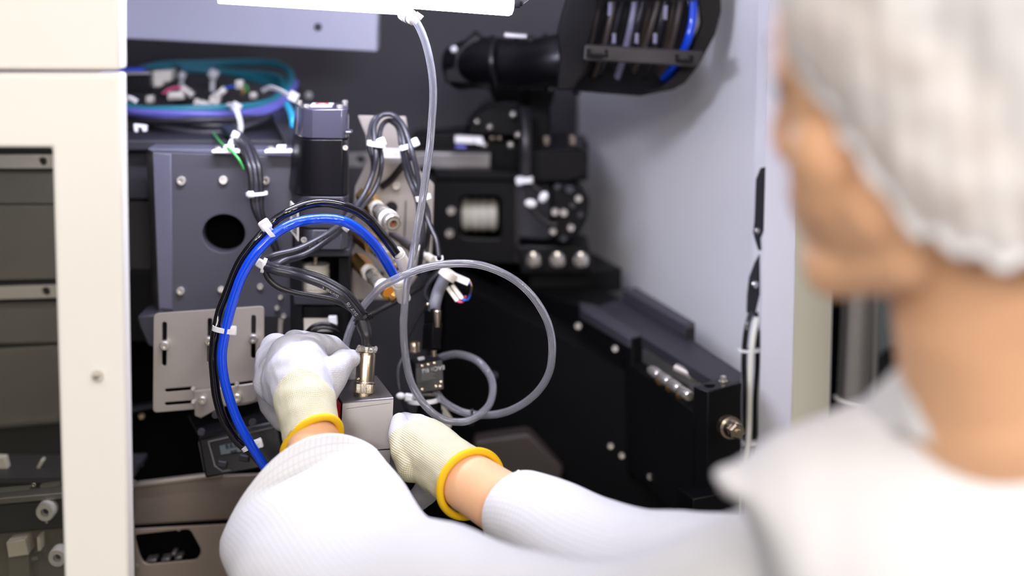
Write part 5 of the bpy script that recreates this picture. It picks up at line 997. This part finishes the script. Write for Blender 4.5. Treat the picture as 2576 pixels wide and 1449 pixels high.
# ================================================================ PERSON
per = root('person', 'person in white coat and bouffant cap, seen from behind, gloved hands in the machine', 'person', Vector((.25, 1.25, .0)))
HS = 1.172
F = Vector((-.884, .461, -.074)).normalized(); Lf = Vector((-.443, -.879, -.179)); Lf = (Lf-F*Lf.dot(F)).normalized(); U = F.cross(Lf).normalized()
HM = Matrix((F, Lf, U)).transposed()                     # head local: x forward, y left, z up
HO = Vector((.2735, 1.22, 1.495))
def H(x, y, z): return HO + HM @ (Vector((x, y, z))*HS)
def E(x, y, z, a, b, c, rz=0): return ('e', H(x, y, z), (a*HS, b*HS, c*HS), HM @ Matrix.Rotation(rz, 3, 'Y'))
W2 = lambda x, y, z, r: (H(x, y, z), r*HS)
def hc(a, b): return (H(*a[:3]), a[3]*HS, H(*b[:3]), b[3]*HS)
head = [E(-.012, 0, .055, .098, .076, .088), E(.035, 0, .02, .062, .064, .085), E(.05, 0, -.045, .045, .05, .055)]
head += [hc((-.005, .052, -.035, .018), (.02, .05, -.075, .016)), hc((.02, .05, -.075, .016), (.07, .02, -.09, .017)), hc((-.005, -.052, -.035, .018), (.02, -.05, -.075, .016)), hc((.02, -.05, -.075, .016), (.07, -.02, -.09, .017)), hc((.074, .01, -.087, .018), (.074, -.01, -.087, .018)),
         hc((.055, .04, -.018, .026), (.06, .03, -.04, .026)), hc((.055, -.04, -.018, .026), (.06, -.03, -.04, .026)), hc((.04, .035, -.06, .024), (.03, .04, -.05, .028)), hc((.04, -.035, -.06, .024), (.03, -.04, -.05, .028)),
         hc((.088, 0, .012, .008), (.094, 0, -.02, .012)), hc((.092, .01, -.024, .009), (.092, -.01, -.024, .009)), hc((.083, .018, -.053, .0085), (.09, 0, -.05, .0085)), hc((.083, -.018, -.053, .0085), (.09, 0, -.05, .0085)), hc((.082, .016, -.064, .009), (.087, 0, -.065, .009)), hc((.082, -.016, -.064, .009), (.087, 0, -.065, .009)), hc((.078, 0, -.075, .016), (.08, 0, -.088, .013)),
         hc((.082, .014, .03, .01), (.07, .046, .03, .009)), hc((.082, -.014, .03, .01), (.07, -.046, .03, .009)), hc((.06, .0, -.08, .03), (-.01, 0, -.075, .045))]
for s in (1, -1):                       # ears
    for k in range(8):
        t0, t1 = R(-60+40*k), R(-60+40*(k+1))
        if k < 7: head.append(hc((-.008-.014*math.cos(t0), s*.074, .004+.027*math.sin(t0), .0055), (-.008-.014*math.cos(t1), s*.075, .004+.027*math.sin(t1), .0055)))
neckb = P(2510, 1010, 1.26)
A0 = H(-.03, 0, -.02); nb2 = P(2560, 1120, 1.32)
torso = [(A0, .058*HS, P(2470, 790, 1.235), .056), (P(2470, 790, 1.235), .056, neckb, .062), (neckb, .064, nb2, .08), (nb2, .08, P(2600, 1500, 1.3), .1), (P(2600, 1500, 1.3), .1, P(2600, 2000, 1.3), .1)]
shL, elL, wrL = P(2150, 1450, 1.33), P(1540, 1670, 1.45), P(790, 1175, 1.885)
shR, elR, wrR = P(2750, 1300, 1.45), P(2150, 1620, 1.6), P(1262, 1266, 1.87)
aL = [(2150, 1450, 1.33, .045), (1890, 1560, 1.36, .042), (1540, 1670, 1.45, .038), (1230, 1640, 1.55, .036), (1000, 1510, 1.66, .036), (880, 1370, 1.765, .034), (810, 1240, 1.86, .029), (788, 1110, 1.9, .0275), (768, 1010, 1.94, .026)]
aR = [(2750, 1300, 1.42, .05), (2400, 1480, 1.46, .044), (2100, 1540, 1.51, .042), (1855, 1500, 1.59, .04), (1640, 1455, 1.68, .04), (1480, 1385, 1.76, .037), (1350, 1318, 1.845, .0335), (1262, 1266, 1.87, .0315), (1188, 1218, 1.885, .03), (1110, 1165, 1.925, .027)]
arms = [(nb2, .06, P(2150, 1450, 1.33), .045), (nb2, .06, P(2750, 1300, 1.42), .05)]
for q_ in (aL, aR):
    for a, b in zip(q_, q_[1:]): arms.append((P(*a[:3]), a[3], P(*b[:3]), b[3]))
# hands inside the gloves (palm and fingers, a little slimmer than the glove)
GA = dict(core=[cap((785, 1106, 1.9, 74), (768, 1015, 1.93, 82)), cap((768, 1015, 1.93, 80), (752, 950, 1.96, 90)), cap((740, 960, 1.97, 88), (745, 915, 1.98, 80))],
  fingers=[('thumb', [(812, 985, 1.955, 42), (838, 940, 1.96, 42), (862, 910, 1.972, 33), (882, 903, 1.98, 26)]),
           ('index', [(770, 905, 1.97, 62), (782, 872, 1.985, 38), (835, 872, 2.01, 30), (868, 900, 2.035, 26), (885, 940, 2.045, 22)]),
           ('middle', [(730, 910, 1.98, 62), (742, 864, 2.0, 36), (790, 866, 2.05, 30), (825, 900, 2.075, 26), (830, 950, 2.08, 23)]),
           ('ring', [(705, 930, 1.985, 60), (694, 876, 2.01, 40), (735, 885, 2.07, 30), (775, 930, 2.09, 27), (780, 980, 2.09, 23)]),
           ('little', [(690, 960, 1.98, 56), (680, 900, 2.0, 38), (672, 960, 2.03, 34), (682, 1020, 2.045, 31), (708, 1060, 2.05, 27)])])
GB = dict(core=[cap((1186, 1218, 1.885, 86), (1120, 1170, 1.915, 84)), cap((1120, 1170, 1.915, 84), (1065, 1130, 1.945, 84))],
  fingers=[('thumb', [(1040, 1165, 1.925, 52), (1015, 1140, 1.93, 34), (1002, 1100, 1.94, 26), (1006, 1060, 1.955, 22)]),
           ('index', [(1060, 1095, 1.96, 52), (1020, 1075, 1.985, 40), (1003, 1075, 2.03, 31), (975, 1080, 2.06, 27), (940, 1085, 2.07, 23)]),
           ('middle', [(1065, 1120, 1.975, 54), (1030, 1110, 2.01, 38), (1005, 1118, 2.05, 32), (970, 1120, 2.075, 27), (930, 1122, 2.08, 23)]),
           ('ring', [(1080, 1160, 1.975, 54), (1045, 1175, 2.01, 38), (1010, 1170, 2.05, 31), (975, 1165, 2.07, 27), (940, 1160, 2.075, 22)]),
           ('little', [(1100, 1195, 1.96, 50), (1076, 1232, 1.98, 36), (1054, 1255, 2.0, 30), (1030, 1262, 2.02, 26), (1000, 1245, 2.03, 22)])])
def hand_parts(Gd, k=1.0, rr=1.0):
    o = [(a, ra*k, b, rb*k) for a, ra, b, rb in Gd['core']]
    for nm, pts in Gd['fingers']:
        for i in range(len(pts)-1):
            a, b = pts[i], pts[i+1]; o.append(cap((a[0], a[1], a[2], a[3]*k), (b[0], b[1], b[2], b[3]*k)))
    return o
# the body: one continuous skin surface, head to fingertips
g = blob(head+torso+arms+hand_parts(GA, .84)+hand_parts(GB, .84), .0028, 5)
body = ob('body', g, Mt['skin'], per, angle=80, fix=False)
for s in (1, -1):
    ob('eyeball', G().sphere(H(.073, s*.03, .008), .0118*HS, 16, 10), Mt['eye'], per)
    ob('iris', G().sphere(H(.0815, s*.03, .008), .0055*HS, 12, 8), Mt['lash'], per)
    ob('eyelash', G().tube([H(.078+.008*math.sin(math.pi*k/8), s*(.014+.0045*k), .0135+.004*math.sin(math.pi*k/8)) for k in range(9)], .0018, 6), Mt['lash'], per)
    ob('eyebrow', G().tube([H(.094-.0025*k-.001*k, s*(.014+.0045*k), .036+.003*math.sin(math.pi*k/8)) for k in range(9)], .003, 6), Mt['hair'], per)
ob('lips', blob([hc((.084, .018, -.057, .0045), (.095, 0, -.054, .0055)), hc((.084, -.018, -.057, .0045), (.095, 0, -.054, .0055)), hc((.084, .016, -.062, .005), (.093, 0, -.063, .006)), hc((.084, -.016, -.062, .005), (.093, 0, -.063, .006))], .0015, 3), Mt['lip'], per)
# hair gathered under the cap
hairp = [E(-.028, 0, .07, .092, .08, .086), E(-.06, 0, .02, .06, .068, .06)]
g = blob(hairp, .004, 3)
for i, p in enumerate(g.v): g.v[i] = p + (p-HO).normalized()*.003*noise.noise(p*90)
ob('hair', g, Mt['hair'], per, angle=80, fix=False, label='dark hair under the cap')
# bouffant cap: pleated balloon, lower rim runs forehead - ear - nape
def edge_z(th):                           # rim height (local z) round the head, th=0 forehead, pi = nape
    c_ = math.cos(th); K = [(-1, -.066), (-.25, -.064), (.15, -.047), (.4, -.016), (.65, .015), (1, .06)]
    for (a, za), (b, zb) in zip(K, K[1:]):
        if c_ <= b: t = (c_-a)/(b-a); t = t*t*(3-2*t)*.4+t*.6; return za+(zb-za)*t
    return .06
rr = []; NA, NB = 160, 46
for j in range(NB+1):
    v = j/NB; ring = []
    for i in range(NA):
        th = 2*math.pi*i/NA; ez = edge_z(th)
        phi = v*math.pi/2*1.02
        bul = math.sin(min(1, v*3.2)*math.pi/2); base = .86+.14*bul
        rx = (.112 if math.cos(th) > 0 else .118)*base; ry = .1*base
        h = (.185-ez)
        x = -.012+rx*math.cos(th)*max(0, math.cos(phi))**.8; y = ry*math.sin(th)*max(0, math.cos(phi))**.8; z = ez+h*math.sin(phi)
        p = Vector((x, y, z)); pl = .002*math.sin(th*38+3*noise.noise(Vector((th*3, v*3, 0))))*math.exp(-v*3)+.007*noise.noise(p*22)+.0035*noise.noise(p*55)
        if j == 0: p.z += .003*math.sin(th*30)
        d_ = Vector((math.cos(th), math.sin(th), .4)).normalized(); p += d_*pl
        ring.append(H(p.x, p.y, p.z))
    rr.append(ring)
g = G().rings(rr, caps=False); g.add(rr[-1], [tuple(range(NA))])
net = ob('bouffant_cap', g, Mt['net'], per, angle=80, label='white pleated bouffant cap')
ob('elastic_rim', G().tube([p for p in rr[0]]+[rr[0][0]], .0035, 8), Mt['cloth'], net)
# ---------------------------------------------------------------- coat
def loft(rings_, k=8, n=56, nz=.006, fq=9.0, caps=False, fine=.0, ex=1.0):
    """rings_: (C, A, B) centre and half axes"""
    Cs = cat([r[0] for r in rings_], k); As = cat([r[1] for r in rings_], k); Bs = cat([r[2] for r in rings_], k)
    rr = []
    for i, (c, a, b) in enumerate(zip(Cs, As, Bs)):
        ring = []
        for j in range(n):
            t = 2*math.pi*j/n; sn = math.sin(t); e_ = ex-(ex-1)*min(1, i/(k*2.5)); p = c+a*math.cos(t)+b*math.copysign(abs(sn)**e_, sn); d_ = (p-c).normalized(); fall = min(1, i/(k*1.0))
            p = p + d_*(nz*noise.noise(p*fq+Vector((3, 1, 7))) + fine*noise.noise(p*fq*3))*fall
            ring.append(p)
        rr.append(ring)
    return G().rings(rr, caps)
def ring2(Lx, Rx, Y, up, depth):
    """ellipse whose long axis joins two pixels at depth Y (each may carry its own depth)"""
    a = P(Lx[0], Lx[1], Lx[2] if len(Lx) > 2 else Y); b = P(Rx[0], Rx[1], Rx[2] if len(Rx) > 2 else Y); c = (a+b)/2
    return (c, (b-a)/2, Vector((S(up[0], Y), depth, -S(up[1], Y))))
coat = None
# torso and shoulders: sections across the picture, top line follows the shoulder slope
sec = [(1798, 1190, 1204, .006), (1818, 1182, 1232, .02), (1860, 1172, 1262, .035), (1905, 1138, 1400, .055), (1965, 1094, 1700, .08), (2050, 1060, 1850, .095), (2150, 1026, 1950, .11), (2260, 988, 2050, .12), (2400, 962, 2100, .125), (2576, 952, 2100, .13), (2750, 975, 2100, .13), (2900, 1050, 2050, .11), (3000, 1200, 1950, .07)]
rg = []
for x, t, b, dd in sec:
    Yc = 1.30; a = P(x, t, Yc); q_ = P(x, b, Yc); rg.append(((a+q_)/2, (a-q_)/2, Vector((0, dd, 0))))
g = loft(rg, 6, 64, .006, 7, True)
coat = ob('coat', g, Mt['cloth'], per, angle=80, label='white lab coat body')
collar = [P(2180, 1015, 1.29), P(2215, 985, 1.27), P(2262, 944, 1.25), P(2300, 962, 1.235), P(2420, 990, 1.22), P(2560, 995, 1.22), P(2700, 985, 1.25)]
rr = []
for p, a, b in frames(cat(collar, 6)): rr.append([p+Vector((0, 0, .006)), p+Vector((0, -.004, -.0)), p+Vector((0, -.004, -.035)), p+Vector((0, .004, -.035)), p+Vector((0, .004, 0))])
ob('collar', G().rings(rr), Mt['cloth'], coat, bevel=.0015)
# left sleeve (nearest the camera): wide cuff from lower left up to the wrist
sl = [ring2((557, 1362, 1.845), (946, 1134, 1.885), 1.87, (-6, -152), -.024),
      ring2((562, 1395, 1.83), (975, 1160, 1.87), 1.85, (-34, -100), -.028),
      ring2((585, 1452, 1.79), (1020, 1215, 1.83), 1.815, (-32, -100), -.03),
      ring2((620, 1560, 1.73), (1090, 1318, 1.76), 1.745, (-30, -90), -.036),
      ring2((800, 1720, 1.64), (1185, 1335, 1.67), 1.66, (-30, -80), -.042),
      ring2((1100, 1850, 1.53), (1330, 1400, 1.58), 1.55, (-20, -60), -.05),
      ring2((1480, 1900, 1.43), (1600, 1420, 1.47), 1.45, (-10, -60), -.056),
      ring2((1900, 1850, 1.35), (1880, 1275, 1.37), 1.36, (0, -50), -.062),
      ring2((2200, 1850, 1.3), (2180, 1300, 1.32), 1.31, (0, -50), -.062)]
def sleeve(name, rg, lab, nz=.005, ex=1.0, th=(.045, .046, .048, .05, .052, .056, .06, .06)):
    rg = list(rg)
    for i in range(1, len(rg)):
        d_ = (rg[min(i+1, len(rg)-1)][0]-rg[i-1][0]); B = d_.cross(rg[i][1]).normalized()*th[i-1]
        if B.y > 0: B = -B
        rg[i] = (rg[i][0], rg[i][1], B)
    g = loft(rg, 9, 72, nz, 8, ex=ex); m = ob(name, g, Mt['cloth'], per, angle=80, label=lab)
    sd = m.modifiers.new('cloth_thickness', 'SOLIDIFY'); sd.thickness = .0016; sd.offset = -1
    rim = [v for v in g.v[:72]]; hem = ob('cuff_hem', G().tube(rim+[rim[0]], .0011, 8), Mt['cloth'], m); return m
sleeve('sleeve', sl, 'wide left coat sleeve', .006, 1.8)
sr_ = [ring2((1226, 1348, 1.865), (1302, 1186, 1.88), 1.87, (-18, -8), -.036),
       ring2((1262, 1378, 1.85), (1350, 1192, 1.865), 1.855, (-16, -8), -.038),
       ring2((1330, 1430, 1.8), (1450, 1220, 1.825), 1.81, (-12, -8), -.042),
       ring2((1440, 1520, 1.74), (1540, 1258, 1.77), 1.755, (-10, -8), -.045),
       ring2((1560, 1590, 1.68), (1640, 1290, 1.71), 1.695, (-10, -8), -.048),
       ring2((1700, 1640, 1.62), (1740, 1286, 1.66), 1.64, (-10, -8), -.05),
       ring2((1850, 1700, 1.58), (1860, 1282, 1.6), 1.59, (-5, -8), -.055),
       ring2((2150, 1750, 1.5), (2120, 1300, 1.52), 1.51, (0, -8), -.06)]
sleeve('sleeve', sr_, 'right coat sleeve with fine woven grid', .004)
# ---------------------------------------------------------------- gloves
def glove(Gd, lab, axis_from, axis_to, coat_fn, ring_):
    g = blob(hand_parts(Gd, 1.0), .0016, 5)
    a, b = axis_from, axis_to; ax = (b-a).normalized(); e1 = ax.orthogonal().normalized()
    e1 = (Vector((0, 0, 1))-ax*ax.z).normalized(); e2 = ax.cross(e1)
    # open the wrist end: drop faces behind the cuff ring
    c, A_, B_, nn = ring_
    keep = []; uv = []
    for f in g.f:
        m_ = sum((g.v[i] for i in f), Vector())/len(f)
        if (m_-c).dot(nn) < -.0: continue
        keep.append(f)
    used = sorted({i for f in keep for i in f}); mp = {k: i for i, k in enumerate(used)}
    g2 = G(); g2.v = [g.v[k] + Vector((1, 1, 1))*0 for k in used]; g2.f = [tuple(mp[i] for i in f) for f in keep]
    # small cloth wrinkles
    for i, p in enumerate(g2.v): g2.v[i] = p + ((p-a) - ax*(p-a).dot(ax)).normalized()*.0016*noise.noise(p*70)
    for f in g2.f:
        q = []
        for i in f:
            p = g2.v[i]-a; th = math.atan2(p.dot(e2), p.dot(e1)); q.append([th*.034, p.dot(ax)])
        m_ = max(t[0] for t in q)
        for t in q:
            if m_-t[0] > .1: t[0] += 2*math.pi*.034
        g2.u.append(tuple(tuple(t) for t in q))
    o = ob('glove', g2, Mt['glove'], per, angle=80, fix=False, label=lab)
    at = o.data.attributes.new('coated', 'FLOAT', 'POINT')
    for i, p in enumerate(g2.v): at.data[i].value = max(0, min(1, .5+coat_fn(p)*60))
    rim = []
    for k in range(65):
        t = 2*math.pi*k/64; rim.append(c+A_*math.cos(t)+B_*math.sin(t))
    cb = ob('cuff_band', G().tube(rim, .0038, 16), Mt['yellowband'], o, label='yellow knitted cuff band')
    return o
def mkring(p1, p2, Bv, wr, hand):      # ring through two pixel points, B towards the visible half
    a, b = P(*p1), P(*p2); c = (a+b)/2; A_ = (b-a)/2; nn = A_.cross(Bv).normalized()
    if (hand-c).dot(nn) < 0: nn = -nn
    return (c, A_, Bv, nn)
cA = (P(714, 1146, 1.9)+P(854, 1086, 1.905))/2
ringA = mkring((712, 1146, 1.9), (856, 1086, 1.905), P(786, 1056, 1.883)-cA, None, P(750, 930, 1.95))
cutA = (P(680, 1003, 1.93)+P(868, 985, 1.95))/2
def fA(p):   # coated beyond a curved line across the hand (positive = coated)
    ax_ = (P(752, 930, 1.96)-P(785, 1106, 1.9)).normalized(); q = p-P(785, 1106, 1.9); t = q.dot(ax_); r = (q-ax_*t); xx = r.x
    return t-(.066-22*(xx+.003)**2*1.0)
glove(GA, 'pale grey and yellow knit glove on the left hand', P(785, 1106, 1.9), P(752, 930, 1.96), fA, ringA)
cB = (P(1238, 1150, 1.895)+P(1134, 1290, 1.88))/2
ringB = mkring((1236, 1146, 1.9), (1132, 1290, 1.885), P(1128, 1178, 1.865)-cB, None, P(1060, 1130, 1.95))
def fB(p):
    ax_ = (P(1040, 1120, 1.97)-P(1186, 1218, 1.885)).normalized(); q = p-P(1186, 1218, 1.885); t = q.dot(ax_); r = (q-ax_*t)
    return t-(.094-6*(r.z-.01)**2)
glove(GB, 'pale grey and yellow knit glove on the right hand', P(1186, 1218, 1.885), P(1060, 1130, 1.95), fB, ringB)
